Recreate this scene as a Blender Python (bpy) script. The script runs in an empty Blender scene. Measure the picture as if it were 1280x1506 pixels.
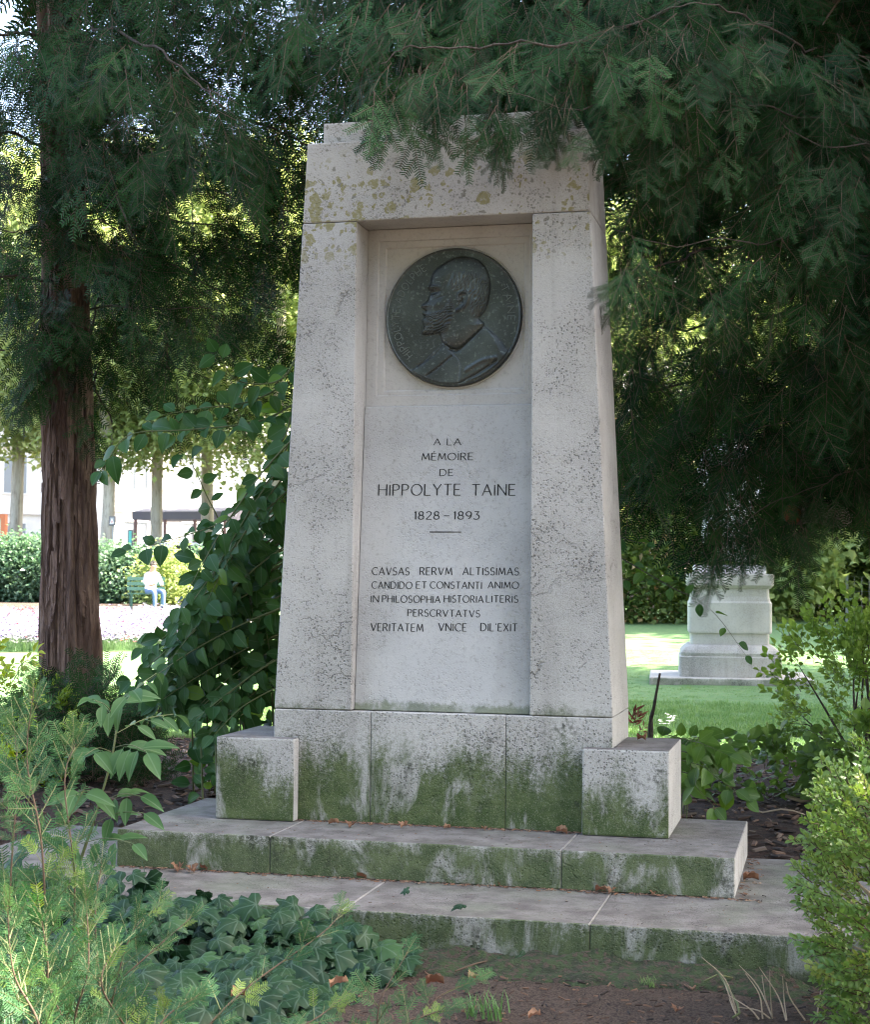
import bpy, bmesh, math, random
import numpy as np
from mathutils import Vector, Matrix, noise as mnoise

random.seed(11); rng = np.random.default_rng(11)
SC = bpy.context.scene
COL = SC.collection
R = math.radians

# ------------------------------------------------------------------ camera
IW, IH, FPX = 1280.0, 1506.0, 2400.0
CAMP = Vector((1.5926, -6.6828, 1.4971)); YAW, PITCH, ROLL = 0.2376, 0.0399, 0.0084
_f = Vector((-math.sin(YAW)*math.cos(PITCH), math.cos(YAW)*math.cos(PITCH), math.sin(PITCH)))
_r = Vector((math.cos(YAW), math.sin(YAW), 0)); _u = _r.cross(_f)
CR = _r*math.cos(ROLL)+_u*math.sin(ROLL); CU = -_r*math.sin(ROLL)+_u*math.cos(ROLL)
cd = bpy.data.cameras.new('camera'); cam = bpy.data.objects.new('camera', cd); COL.objects.link(cam)
M = Matrix((( CR.x, CU.x, -_f.x, CAMP.x), (CR.y, CU.y, -_f.y, CAMP.y), (CR.z, CU.z, -_f.z, CAMP.z), (0, 0, 0, 1)))
cam.matrix_world = M
cd.sensor_fit = 'HORIZONTAL'; cd.sensor_width = 36; cd.lens = 36*FPX/IW; cd.clip_end = 600; cd.clip_start = .05
cd.dof.use_dof = True; cd.dof.focus_distance = 7.2; cd.dof.aperture_fstop = 11
SC.camera = cam

# ------------------------------------------------------------------ light
SUN = Vector((.62, .20, .80)).normalized()
EXPOSURE = 3.45
w = bpy.data.worlds.new('World'); SC.world = w; w.use_nodes = True
wn = w.node_tree.nodes; wl = w.node_tree.links
sky = wn.new('ShaderNodeTexSky'); sky.sky_type = 'NISHITA'; sky.sun_disc = False; sky.dust_density = 3.5; sky.air_density = .9
sky.sun_elevation = math.asin(SUN.z); sky.sun_rotation = math.atan2(SUN.x, SUN.y)
bg = wn['Background']; bg.inputs['Strength'].default_value = .12
wl.new(sky.outputs[0], bg.inputs['Color'])
sd = bpy.data.lights.new('sun', 'SUN'); sd.energy = 4.5; sd.angle = R(.53); sd.color = (1, .95, .86)
so = bpy.data.objects.new('sun', sd); COL.objects.link(so)
so.rotation_euler = SUN.to_track_quat('Z', 'Y').to_euler()
SC.view_settings.view_transform = 'Standard'; SC.view_settings.look = 'None'
SC.view_settings.exposure = EXPOSURE; SC.view_settings.gamma = 1
SC.view_settings.use_curve_mapping = False
SC.view_settings.use_white_balance = True; SC.view_settings.white_balance_temperature = 7000; SC.view_settings.white_balance_tint = 10
SC.cycles.use_denoising = True; SC.cycles.filter_width = 1.15
SC.cycles.max_bounces = 6; SC.cycles.diffuse_bounces = 4; SC.cycles.glossy_bounces = 2
SC.cycles.transmission_bounces = 4; SC.cycles.sample_clamp_indirect = 6

# ------------------------------------------------------------------ helpers
def ray(u, v):
    return (_f + CR*((u-IW/2)/FPX) - CU*((v-IH/2)/FPX))
def at(u, v, D):                       # world point seen at photo pixel (u, v), D metres away
    return CAMP + ray(u, v)*D
def hit(u, v, p, n):                   # that pixel's ray on a plane
    d = ray(u, v); n = Vector(n); return CAMP + d*((Vector(p)-CAMP).dot(n)/d.dot(n))
def xat(u, Y, Z):                      # x of the point of the line (Y, Z) seen in column u
    lo, hi = -8, 8
    for _ in range(50):
        m = (lo+hi)/2; v = Vector((m, Y, Z))-CAMP
        if IW/2+FPX*v.dot(CR)/v.dot(_f) < u: lo = m
        else: hi = m
    return lo
def smooth(a, b, x):
    t = min(1, max(0, (x-a)/(b-a))); return t*t*(3-2*t)
def gz(x, y):                          # height of the ground
    z = .145 + .155*smooth(-.9, .9, y + .0) if abs(x) < 99 else 0
    z += .34*smooth(7, 31, y) + .75*smooth(44, 50, y)
    z += .012*mnoise.noise(Vector((x*1.3, y*1.3, 0)))*(1 if y < 12 else 0)
    return z
def tagp(o, label=None, cat=None, group=None, kind=None):
    if label: o['label'] = label
    if cat: o['category'] = cat
    if group: o['group'] = group
    if kind: o['kind'] = kind
    return o
def empty(name, loc, label, cat, group=None, rz=0):
    o = bpy.data.objects.new(name, None); COL.objects.link(o); o.location = loc; o.rotation_euler.z = rz
    o.empty_display_size = .1
    return tagp(o, label, cat, group)
def link(name, me, parent=None, mat=None, kind=None):
    o = bpy.data.objects.new(name, me); COL.objects.link(o)
    if mat is not None and len(me.materials) == 0: me.materials.append(mat)
    if parent is not None:
        o.parent = parent
        o.matrix_parent_inverse = parent_world(parent).inverted()
    if kind: o['kind'] = kind
    return o
def parent_world(p):
    m = Matrix.LocRotScale(p.location, p.rotation_euler, p.scale)
    if p.parent is not None: m = parent_world(p.parent) @ p.matrix_parent_inverse @ m
    return m
def mesh_from(name, V, F, mat=None, smooth_=False, uv=None):
    me = bpy.data.meshes.new(name); me.from_pydata([tuple(v) for v in V], [], [tuple(f) for f in F])
    if smooth_: me.polygons.foreach_set('use_smooth', [True]*len(me.polygons))
    if uv is not None:
        l = me.uv_layers.new(name='UVMap'); vi = np.empty(len(me.loops), int); me.loops.foreach_get('vertex_index', vi)
        l.data.foreach_set('uv', np.asarray(uv, float)[vi].ravel())
    if mat is not None: me.materials.append(mat)
    me.update(); return me
def hexa(b, t, bev=.004, seg=1, name='block', mat=None, wob=0):
    """closed block from 4 bottom and 4 top corners (counter-clockwise from above), edges bevelled"""
    bm = bmesh.new(); vs = [bm.verts.new(p) for p in list(b)+list(t)]
    for f in ((3, 2, 1, 0), (4, 5, 6, 7), (0, 1, 5, 4), (1, 2, 6, 5), (2, 3, 7, 6), (3, 0, 4, 7)):
        bm.faces.new([vs[i] for i in f])
    bmesh.ops.recalc_face_normals(bm, faces=bm.faces)
    if bev: bmesh.ops.bevel(bm, geom=bm.edges[:], offset=bev, segments=seg, affect='EDGES', profile=.6)
    me = bpy.data.meshes.new(name); bm.to_mesh(me); bm.free()
    if mat: me.materials.append(mat)
    return me
def box(x0, x1, y0, y1, z0, z1, **k):
    return hexa([(x0, y0, z0), (x1, y0, z0), (x1, y1, z0), (x0, y1, z0)], [(x0, y0, z1), (x1, y0, z1), (x1, y1, z1), (x0, y1, z1)], **k)
class MB:                                # collects quads / tubes into one mesh
    def __init__(s): s.V = []; s.F = []; s.UV = []
    def add(s, V, F, M=None):
        n = len(s.V)
        for v in V: s.V.append(tuple(M @ Vector(v)) if M else tuple(v))
        s.F += [tuple(i+n for i in f) for f in F]
    def boxx(s, x0, x1, y0, y1, z0, z1, M=None):
        V = [(x0, y0, z0), (x1, y0, z0), (x1, y1, z0), (x0, y1, z0), (x0, y0, z1), (x1, y0, z1), (x1, y1, z1), (x0, y1, z1)]
        s.add(V, [(3, 2, 1, 0), (4, 5, 6, 7), (0, 1, 5, 4), (1, 2, 6, 5), (2, 3, 7, 6), (3, 0, 4, 7)], M)
    def tube(s, pts, rad, n=6, jit=0):
        pts = [Vector(p) for p in pts]; base = len(s.V)
        if not hasattr(rad, '__len__'): rad = [rad]*len(pts)
        up = Vector((.31, .22, .93))
        for i, p in enumerate(pts):
            t = (pts[min(i+1, len(pts)-1)]-pts[max(i-1, 0)]).normalized()
            a = t.cross(up)
            if a.length < .05: a = t.cross(Vector((1, 0, 0)))
            a.normalize(); b = t.cross(a)
            for k in range(n):
                an = 2*math.pi*k/n; r = rad[i]*(1+jit*random.uniform(-1, 1))
                s.V.append(tuple(p+a*math.cos(an)*r+b*math.sin(an)*r))
        for i in range(len(pts)-1):
            for k in range(n):
                k2 = (k+1) % n
                s.F.append((base+i*n+k, base+i*n+k2, base+(i+1)*n+k2, base+(i+1)*n+k))
        s.F.append(tuple(base+(len(pts)-1)*n+k for k in range(n))); s.F.append(tuple(base+k for k in reversed(range(n))))
    def mesh(s, name, mat=None, sm=False): return mesh_from(name, s.V, s.F, mat, sm)
    def obj(s, name, mat, parent=None, sm=False, kind=None): return link(name, s.mesh(name, mat, sm), parent, None, kind)
def spline(pts, n=8):                    # Catmull-Rom through points
    P = [Vector(p) for p in pts]; P = [P[0]*2-P[1]]+P+[P[-1]*2-P[-2]]; out = []
    for i in range(1, len(P)-2):
        for k in range(n):
            t = k/n; a, b, c, d = P[i-1], P[i], P[i+1], P[i+2]
            out.append(.5*((2*b)+(c-a)*t+(2*a-5*b+4*c-d)*t*t+(3*b-a-3*c+d)*t**3))
    out.append(P[-2]); return out

# ------------------------------------------------------------------ materials
class NT:
    def __init__(s, name):
        s.m = bpy.data.materials.new(name); s.m.use_nodes = True; s.t = s.m.node_tree
        s.p = s.t.nodes['Principled BSDF']; s.out = s.t.nodes['Material Output']
    def n(s, typ, **k):
        nd = s.t.nodes.new('ShaderNode'+typ)
        for a, v in k.items(): setattr(nd, a, v)
        return nd
    def l(s, a, b): s.t.links.new(a, b)
    def setv(s, sock, v):
        if isinstance(v, bpy.types.NodeSocket): s.l(v, sock)
        elif isinstance(v, (tuple, list)) and len(v) == 3 and sock.type == 'RGBA': sock.default_value = (*v, 1)
        else: sock.default_value = v
    def math(s, op, a, b=0, clamp=False):
        nd = s.n('Math', operation=op, use_clamp=clamp); s.setv(nd.inputs[0], a); s.setv(nd.inputs[1], b); return nd.outputs[0]
    def noise(s, vec, scale, detail=4, rough=.55, dist=0):
        nd = s.n('TexNoise'); s.l(vec, nd.inputs['Vector']); nd.inputs['Scale'].default_value = scale
        nd.inputs['Detail'].default_value = detail; nd.inputs['Roughness'].default_value = rough; nd.inputs['Distortion'].default_value = dist
        return nd.outputs['Fac']
    def voro(s, vec, scale, rnd=1, feature='F1'):
        nd = s.n('TexVoronoi', feature=feature); s.l(vec, nd.inputs['Vector']); nd.inputs['Scale'].default_value = scale
        nd.inputs['Randomness'].default_value = rnd; return nd
    def mapr(s, v, a, b, c=0, d=1):
        nd = s.n('MapRange', interpolation_type='SMOOTHSTEP'); s.setv(nd.inputs['Value'], v)
        for i, x in zip(('From Min', 'From Max', 'To Min', 'To Max'), (a, b, c, d)): s.setv(nd.inputs[i], x)
        return nd.outputs[0]
    def mix(s, f, a, b):
        nd = s.n('Mix', data_type='RGBA'); s.setv(nd.inputs[0], f); s.setv(nd.inputs[6], a); s.setv(nd.inputs[7], b); return nd.outputs[2]
    def scale(s, vec, sx, sy, sz):
        nd = s.n('VectorMath', operation='MULTIPLY'); s.l(vec, nd.inputs[0]); nd.inputs[1].default_value = (sx, sy, sz); return nd.outputs[0]
    def bump(s, h, st, dist=.01, base=None):
        nd = s.n('Bump'); nd.inputs['Strength'].default_value = st; nd.inputs['Distance'].default_value = dist
        s.l(h, nd.inputs['Height'])
        if base is not None: s.l(base, nd.inputs['Normal'])
        return nd.outputs[0]
    def pos(s):
        g = s.n('NewGeometry'); return g
def flat(name, col, rough=.6, metal=0, spec=.5, emit=None):
    t = NT(name); t.setv(t.p.inputs['Base Color'], col); t.p.inputs['Roughness'].default_value = rough
    t.p.inputs['Metallic'].default_value = metal; t.p.inputs['Specular IOR Level'].default_value = spec
    return t.m

def stone(name, moss=None, lichen=False, tops=False, smoothf=.0, base=(.45, .435, .41), dirt=.5, foot=None):
    t = NT(name); g = t.pos(); P = g.outputs['Position']; N = g.outputs['Normal']
    sp = t.n('SeparateXYZ'); t.l(P, sp.inputs[0]); X, Y, Z = sp.outputs
    sn = t.n('SeparateXYZ'); t.l(N, sn.inputs[0]); nx, ny, nz = sn.outputs
    front = t.mapr(t.math('MULTIPLY', ny, -1), .3, .7); up = t.mapr(nz, .5, .9)
    n1 = t.noise(P, 1.7, 5); n2 = t.noise(P, 9, 6, .6); n3 = t.noise(P, 60, 5, .65); n4 = t.noise(P, 210, 3, .6)
    c = t.mix(t.mapr(n1, .35, .65), base, tuple(k*.84 for k in base))
    c = t.mix(t.mapr(n2, .45, .75, 0, .45), c, (.49, .48, .46))
    c = t.mix(t.mapr(n3, .5, .72, 0, .32), c, (.22, .205, .19))
    # vertical run-off streaks
    st = t.noise(t.scale(P, 7, 7, .55), 1, 4, .6)
    c = t.mix(t.mapr(st, .52, .72, 0, .38*dirt*2), c, (.25, .235, .215))
    # pits: sparse dark holes whose density drifts
    v = t.voro(P, 95); pd = t.mapr(v.outputs['Distance'], .22, .42, 1, 0)
    dens = t.mapr(t.noise(P, 3.4, 5, .65), .42-.1*dirt, .62, 0, 1)
    rsel = t.math('GREATER_THAN', t.n('SeparateColor').outputs[0], .5)
    sc = t.n('SeparateColor'); t.l(v.outputs['Color'], sc.inputs[0])
    sel = t.mapr(sc.outputs[0], .15, .35, 0, 1)
    pit = t.math('MULTIPLY', t.math('MULTIPLY', pd, dens), sel)
    v2 = t.voro(P, 38); pd2 = t.mapr(v2.outputs['Distance'], .1, .26, 1, 0); sc2 = t.n('SeparateColor'); t.l(v2.outputs['Color'], sc2.inputs[0])
    pit2 = t.math('MULTIPLY', t.math('MULTIPLY', pd2, t.mapr(sc2.outputs[1], .66, .74)), dens)
    pits = t.math('MAXIMUM', pit, pit2)
    rough_area = t.math('MULTIPLY', t.mapr(n4, .46, .62), t.mapr(n1, .35, .6, .2, 1))
    gran = t.math('MULTIPLY', t.math('MULTIPLY', rough_area, front), 1-smoothf)
    c = t.mix(t.math('MULTIPLY', gran, .62*dirt*2), c, (.17, .165, .145))
    c = t.mix(t.math('MULTIPLY', t.math('MULTIPLY', pits, .72), t.mapr(front, 0, 1, .15, 1-smoothf)), c, (.085, .08, .072))
    # fine cracks
    cw = t.noise(P, 3, 5, .7); wv = t.n('VectorMath', operation='ADD'); cc = t.n('CombineXYZ'); t.l(t.math('MULTIPLY', cw, .35), cc.inputs[2]); t.l(t.math('MULTIPLY', n2, .1), cc.inputs[0])
    t.l(P, wv.inputs[0]); t.l(cc.outputs[0], wv.inputs[1])
    cr = t.voro(t.scale(wv.outputs[0], .8, .8, 4.2), 1.7, 1, 'DISTANCE_TO_EDGE').outputs['Distance']
    crack = t.math('MULTIPLY', t.mapr(cr, .002, .008, 1, 0), t.mapr(n1, .53, .57))
    c = t.mix(t.math('MULTIPLY', crack, .4*(1-smoothf)), c, (.10, .095, .085))
    if lichen:
        # yellow-green crust near the top, thickest towards one end of the lintel
        v3n = t.n('VectorMath', operation='ADD'); nn = t.n('TexNoise'); t.l(P, nn.inputs['Vector']); nn.inputs['Scale'].default_value = 34; nn.inputs['Detail'].default_value = 5
        s3 = t.n('VectorMath', operation='SCALE'); t.l(nn.outputs['Color'], s3.inputs[0]); s3.inputs['Scale'].default_value = .05
        t.l(P, v3n.inputs[0]); t.l(s3.outputs[0], v3n.inputs[1])
        lv = t.voro(v3n.outputs[0], 15); ls = t.n('SeparateColor'); t.l(lv.outputs['Color'], ls.inputs[0])
        thr = t.math('ADD', t.mapr(X, -.7, .7, .16, -.08), t.math('MULTIPLY', ls.outputs[0], .50))
        big = t.mapr(t.noise(P, 5, 2), .4, .66, -.16, .06)
        band = t.math('MULTIPLY', t.mapr(Z, 2.72, 2.98), t.mapr(Z, 3.20, 3.37, 1, .0))
        lm = t.math('GREATER_THAN', t.math('SUBTRACT', t.math('ADD', thr, big), t.math('MULTIPLY', lv.outputs['Distance'], 1)), 0)
        lm = t.math('MULTIPLY', t.math('MULTIPLY', lm, band), front)
        lv2 = t.voro(v3n.outputs[0], 33); ls2 = t.n('SeparateColor'); t.l(lv2.outputs['Color'], ls2.inputs[0])
        lm2 = t.math('GREATER_THAN', t.math('SUBTRACT', t.math('ADD', t.math('ADD', t.mapr(X, -.7, .7, .07, -.10), t.math('MULTIPLY', ls2.outputs[0], .5)), big), lv2.outputs['Distance']), 0)
        lm = t.math('MAXIMUM', lm, t.math('MULTIPLY', t.math('MULTIPLY', lm2, band), front))
        lm = t.math('MULTIPLY', lm, t.mapr(n3, .34, .52, .25, 1))
        lc = t.mix(t.noise(P, 120, 3), (.17, .155, .05), (.29, .265, .13))
        gv = t.voro(v3n.outputs[0], 21); gs = t.n('SeparateColor'); t.l(gv.outputs['Color'], gs.inputs[0])
        gm = t.math('GREATER_THAN', t.math('SUBTRACT', t.math('SUBTRACT', t.math('MULTIPLY', gs.outputs[1], .42), .06), gv.outputs['Distance']), 0)
        gm = t.math('MULTIPLY', t.math('MULTIPLY', gm, t.mapr(Z, 2.6, 3.05)), front)
        c = t.mix(t.mapr(Z, 2.9, 3.3, 0, .35), c, (.42, .385, .32))
        c = t.mix(t.math('MULTIPLY', gm, .75), c, (.16, .155, .12))
        c = t.mix(t.math('MULTIPLY', lm, .9), c, lc)
    if tops:
        dt = t.mix(t.mapr(n2, .3, .7), (.085, .074, .068), (.185, .170, .158))
        dt = t.mix(t.mapr(n3, .55, .7, 0, .7), dt, (.07, .058, .05))
        dt = t.mix(t.mapr(t.noise(P, 2.3, 4), .5, .7, 0, .4), dt, (.12, .15, .09))
        c = t.mix(t.math('MULTIPLY', up, .93), c, dt)
    if moss:
        z0, z1, amt = moss          # full below z0, none above z1
        e = t.math('ADD', Z, t.math('MULTIPLY', t.math('SUBTRACT', t.noise(t.scale(P, 2.4, 2.4, .7), 2.6, 6, .68), .5), -(z1-z0)*1.3))
        grad = t.mapr(e, z0, z1, 1, 0)
        spk = t.math('ADD', t.math('MULTIPLY', n3, .55), t.math('MULTIPLY', n4, .45))
        thr = t.mapr(grad, 0, 1, .72, .28)
        mm = t.mapr(spk, t.math('SUBTRACT', thr, .2), t.math('ADD', thr, .17))
        # bare drips wash the growth away in places
        bare = t.mapr(t.noise(t.scale(P, 5, 5, 2.2), 1, 6, .7, .5), .50, .64, 1, .16)
        mm = t.math('MULTIPLY', t.math('MULTIPLY', mm, bare), t.mapr(front, 0, 1, .10, amt))
        mc = t.mix(t.mapr(n2, .35, .65), (.046, .074, .024), (.092, .122, .048))
        mc = t.mix(t.mapr(t.noise(P, 26, 4, .7), .45, .68, 0, .5), mc, (.035, .05, .02))
        mc = t.mix(t.mapr(n4, .52, .68, 0, .6), mc, (.21, .22, .15))
        c = t.mix(mm, c, mc)
        blk = t.math('MULTIPLY', t.mapr(t.noise(t.scale(P, 1.6, 1.6, 1), 3.1, 5, .7), .55, .66), t.mapr(n3, .4, .6))
        blk = t.math('MULTIPLY', blk, t.mapr(grad, .02, .35))
        c = t.mix(t.math('MULTIPLY', t.math('MULTIPLY', blk, front), .8), c, (.032, .034, .026))
    if foot:
        fz = t.mapr(t.math('ADD', Z, t.math('MULTIPLY', t.math('SUBTRACT', n2, .5), .05)), foot, foot+.03, .8, 0)
        c = t.mix(t.math('MULTIPLY', fz, front), c, (.06, .065, .04))
    t.l(c, t.p.inputs['Base Color']); t.p.inputs['Roughness'].default_value = .88; t.p.inputs['Specular IOR Level'].default_value = .25
    h = t.math('ADD', t.math('MULTIPLY', n3, .5), t.math('MULTIPLY', n4, .35)); h = t.math('SUBTRACT', h, t.math('MULTIPLY', pits, .9))
    h = t.math('SUBTRACT', h, crack)
    t.l(t.bump(h, .75-.5*smoothf, .006), t.p.inputs['Normal'])
    return t.m

S_UP = stone('weathered_limestone', dirt=.5)
S_LINT = stone('lichen_limestone', lichen=True, dirt=.5)
S_PIER = stone('pier_limestone', lichen=True, moss=(.86, 1.02, .75), dirt=.42)
S_BASE = stone('mossy_base_limestone', moss=(.46, 1.04, 1.0), dirt=.5)
S_BLK = stone('mossy_block_limestone', moss=(.46, .90, 1.0), dirt=.25, tops=True)
S_STEP2 = stone('mossy_step_limestone', moss=(.36, .56, .95), dirt=.6, tops=True)
S_STEP1 = stone('mossy_lower_step_limestone', moss=(.20, .42, .95), dirt=.5, tops=True, foot=.155)
S_PAN = stone('smooth_panel_limestone', smoothf=.86, dirt=.25, base=(.46, .44, .415))
S_TXT = stone('text_panel_limestone', smoothf=.84, dirt=.25, base=(.44, .435, .425), moss=(.93, 1.0, .7))
S_PED = stone('pedestal_limestone', smoothf=.5, dirt=.35, base=(.50, .47, .42))
S_PEDB = stone('pedestal_foot_limestone', smoothf=.2, dirt=.8, base=(.46, .43, .38), moss=(.30, .50, .5))

# ------------------------------------------------------------------ monument
Z1, Z2, Z3, Z4, Z5, Z6, Z7 = .3081, .458, .8085, .9287, 3.022, 3.3716, 3.4727
B0, B6, HW7 = .73, .6102, .5559
YB0, YB6 = .5406, .488
A2, Y2F, Y2B, Y1F, Y1B = 1.2474, -.4467, .5301, -1.0293, .50
BX0, BX1, BYF, BYB = .6139, .966, -.0689, .4714
R0 = .3838
def hw(z): return B0+(B6-B0)*(z-Z4)/(Z6-Z4)
def yb(z): return YB0+(YB6-YB0)*(z-Z4)/(Z6-Z4)
mon = empty('stone_monument', (0, .25, Z1), 'tapering limestone memorial with a dark bronze portrait disc and mossy steps', 'monument')
G = .0014   # half joint
def stone_part(name, me, mat): me.materials.clear(); me.materials.append(mat); return link(name, me, mon)
# lower step: side slabs reach past the photo's bush
jx = [-1.95, xat(505, Y1F, Z1), xat(868, Y1F, Z1), 1.95]
for a, b in zip(jx[:-1], jx[1:]):
    stone_part('lower_step', box(a+G, b-G, Y1F, Y1B, -.15, Z1-random.uniform(0, .003), bev=.0035), S_STEP1)
jx = [-A2, xat(397, Y2F, Z2), xat(826, Y2F, Z2), A2]
for a, b in zip(jx[:-1], jx[1:]):
    stone_part('upper_step', box(a+G, b-G, Y2F, Y2B, Z1-.0, Z2-random.uniform(0, .0015), bev=.0035), S_STEP2)
# base course of three stones, between the corner blocks
jx = [-B0, xat(546, 0, Z4), xat(744.5, 0, Z4), B0]
for a, b in zip(jx[:-1], jx[1:]):
    stone_part('base_stone', box(a+G*.7, b-G*.7, -.003, YB0+.003, Z2, Z4-.002, bev=.0035), S_BASE)
for s in (-1, 1):
    x0, x1 = (BX0, BX1) if s > 0 else (-BX1, -BX0)
    xo = B0+.001
    pts = [(x0, BYF), (x1, BYF), (x1, BYB), (xo, BYB), (xo, -.0045), (x0, -.0045)] if s > 0 else [(x0, BYF), (x1, BYF), (x1, -.0045), (-xo, -.0045), (-xo, BYB), (x0, BYB)]
    bm = bmesh.new(); n = len(pts)
    lo = [bm.verts.new((p[0], p[1], Z2+.001)) for p in pts]; hi = [bm.verts.new((p[0], p[1], Z3)) for p in pts]
    bm.faces.new(hi); bm.faces.new(lo[::-1])
    for i in range(n): bm.faces.new((lo[i], lo[(i+1) % n], hi[(i+1) % n], hi[i]))
    bmesh.ops.recalc_face_normals(bm, faces=bm.faces); bmesh.ops.bevel(bm, geom=bm.edges[:], offset=.009, segments=2, affect='EDGES', profile=.6)
    me = bpy.data.meshes.new('corner_block'); bm.to_mesh(me); bm.free(); stone_part('corner_block', me, S_BLK)
# piers
zt = Z5-.0015; zb = Z4+.001
for s in (-1, 1):
    def q(z):
        a, b = (R0, hw(z)) if s > 0 else (-hw(z), -R0)
        return [(a, 0, z), (b, 0, z), (b, yb(z), z), (a, yb(z), z)]
    stone_part('pier', hexa(q(zb), q(zt), bev=.004), S_PIER)
q = lambda z: [(-hw(z), 0, z), (hw(z), 0, z), (hw(z), yb(z), z), (-hw(z), yb(z), z)]
stone_part('lintel', hexa(q(Z5+.0015), q(Z6), bev=.007, seg=2), S_LINT)
stone_part('cap_stone', box(-HW7, HW7, .055, .44, Z6+.0005, Z7, bev=.01, seg=2), S_LINT)
# recessed panels: medallion panel above, inscription panel below, leaning out towards its foot
ZM = hit(660, 596, (0, .16, 0), (0, 1, 0)).z
YT, YMB, YTT, YTB = .186, .166, .150, .036
def ymed(z): return YMB+(YT-YMB)*(z-ZM)/(Z5-ZM)
def ytxt(z): return YTB+(YTT-YTB)*(z-Z4)/(ZM-Z4)
e = R0-.0015
stone_part('text_panel', hexa([(-e, YTB, Z4+.001), (e, YTB, Z4+.001), (e, .45, Z4+.001), (-e, .45, Z4+.001)],
                              [(-e, YTT, ZM-.002), (e, YTT, ZM-.002), (e, .45, ZM-.002), (-e, .45, ZM-.002)], bev=.003), S_TXT)
pm = ((0, YMB, ZM), Vector((0, -(Z5-ZM), -(YMB-YT))).normalized())
pt = ((0, YTB, Z4), Vector((0, -(ZM-Z4), (YTT-YTB))).normalized())
def mp(u, v): return hit(u, v, *pm)
V = []; F = []
def rect(x0, x1, z0, z1, d):
    i = len(V); V.extend([(x0, ymed(z0)+d, z0), (x1, ymed(z0)+d, z0), (x1, ymed(z1)+d, z1), (x0, ymed(z1)+d, z1)]); return i
a1 = mp(553, 583); b1 = mp(780, 346); a2 = mp(563, 576); b2 = mp(773, 356)
xa = (-a1.x+b1.x)/2; xb = (-a2.x+b2.x)/2
rs = [rect(-e, e, ZM, Z5-.002, 0), rect(a1.x, b1.x, a1.z, b1.z, 0), rect(a1.x+.004, b1.x-.004, a1.z+.004, b1.z-.004, .010),
      rect(a2.x, b2.x, a2.z, b2.z, .010), rect(a2.x+.006, b2.x-.006, a2.z+.006, b2.z-.006, .019)]
for a, b in zip(rs[:-1], rs[1:]):
    for k in range(4): F.append((a+k, a+(k+1) % 4, b+(k+1) % 4, b+k))
F.append(tuple(rs[-1]+k for k in range(4)))
i = len(V); V += [(-e, .45, ZM), (e, .45, ZM), (e, .45, Z5-.002), (-e, .45, Z5-.002)]
for k in range(4): F.append((k, i+k, i+(k+1) % 4, (k+1) % 4))
F.append((i+3, i+2, i+1, i))
med_panel = stone_part('medallion_panel', mesh_from('medallion_panel', V, F), S_PAN)
stone_part('rear_core', box(-e, e, .452, .49, Z4+.002, Z5-.003, bev=0), S_UP)

# bronze medallion: a relief built as a height field inside a disc
BRZ = NT('dark_bronze'); g = BRZ.pos(); P = g.outputs['Position']
pnt = g.outputs['Pointiness']
c = BRZ.mix(BRZ.mapr(BRZ.noise(P, 5, 4), .4, .65), (.048, .054, .054), (.078, .090, .088))
c = BRZ.mix(BRZ.mapr(BRZ.noise(P, 70, 4), .54, .70, 0, .7), c, (.16, .185, .175))
spx = BRZ.n('SeparateXYZ'); BRZ.l(P, spx.inputs[0])
c = BRZ.mix(BRZ.mapr(BRZ.noise(P, 160, 2), .70, .76, 0, .55), c, (.25, .26, .25))
BRZ.l(c, BRZ.p.inputs['Base Color']); BRZ.p.inputs['Metallic'].default_value = .55; BRZ.p.inputs['Roughness'].default_value = .34
BRZ.l(BRZ.bump(BRZ.noise(P, 130, 5), .5, .003), BRZ.p.inputs['Normal'])
mc_ = hit(669, 467.5, (0, YMB+.019, ZM), pm[1]); ml = hit(569.5, 467.5, (0, YMB+.019, ZM), pm[1]); mr = hit(768.5, 467.5, (0, YMB+.019, ZM), pm[1])
MRAD = (mr.x-ml.x)/2; MCX = (mr.x+ml.x)/2
def seg_dist(px, py, pts, closed=True):
    d = np.full(px.shape, 9e9); ins = np.zeros(px.shape, bool); n = len(pts)
    for i in range(n if closed else n-1):
        x0, y0 = pts[i]; x1, y1 = pts[(i+1) % n]; ex, ey = x1-x0, y1-y0
        t = np.clip(((px-x0)*ex+(py-y0)*ey)/(ex*ex+ey*ey+1e-12), 0, 1)
        d = np.minimum(d, np.hypot(px-x0-t*ex, py-y0-t*ey))
        if closed and y0 != y1: ins ^= ((y0 > py) != (y1 > py)) & (px < (x1-x0)*(py-y0)/(y1-y0)+x0)
    return (np.where(ins, -d, d) if closed else d)
def dense(pts, n=6): return [(p.x, p.y) for p in spline([Vector((a, b, 0)) for a, b in pts], n)]
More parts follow.
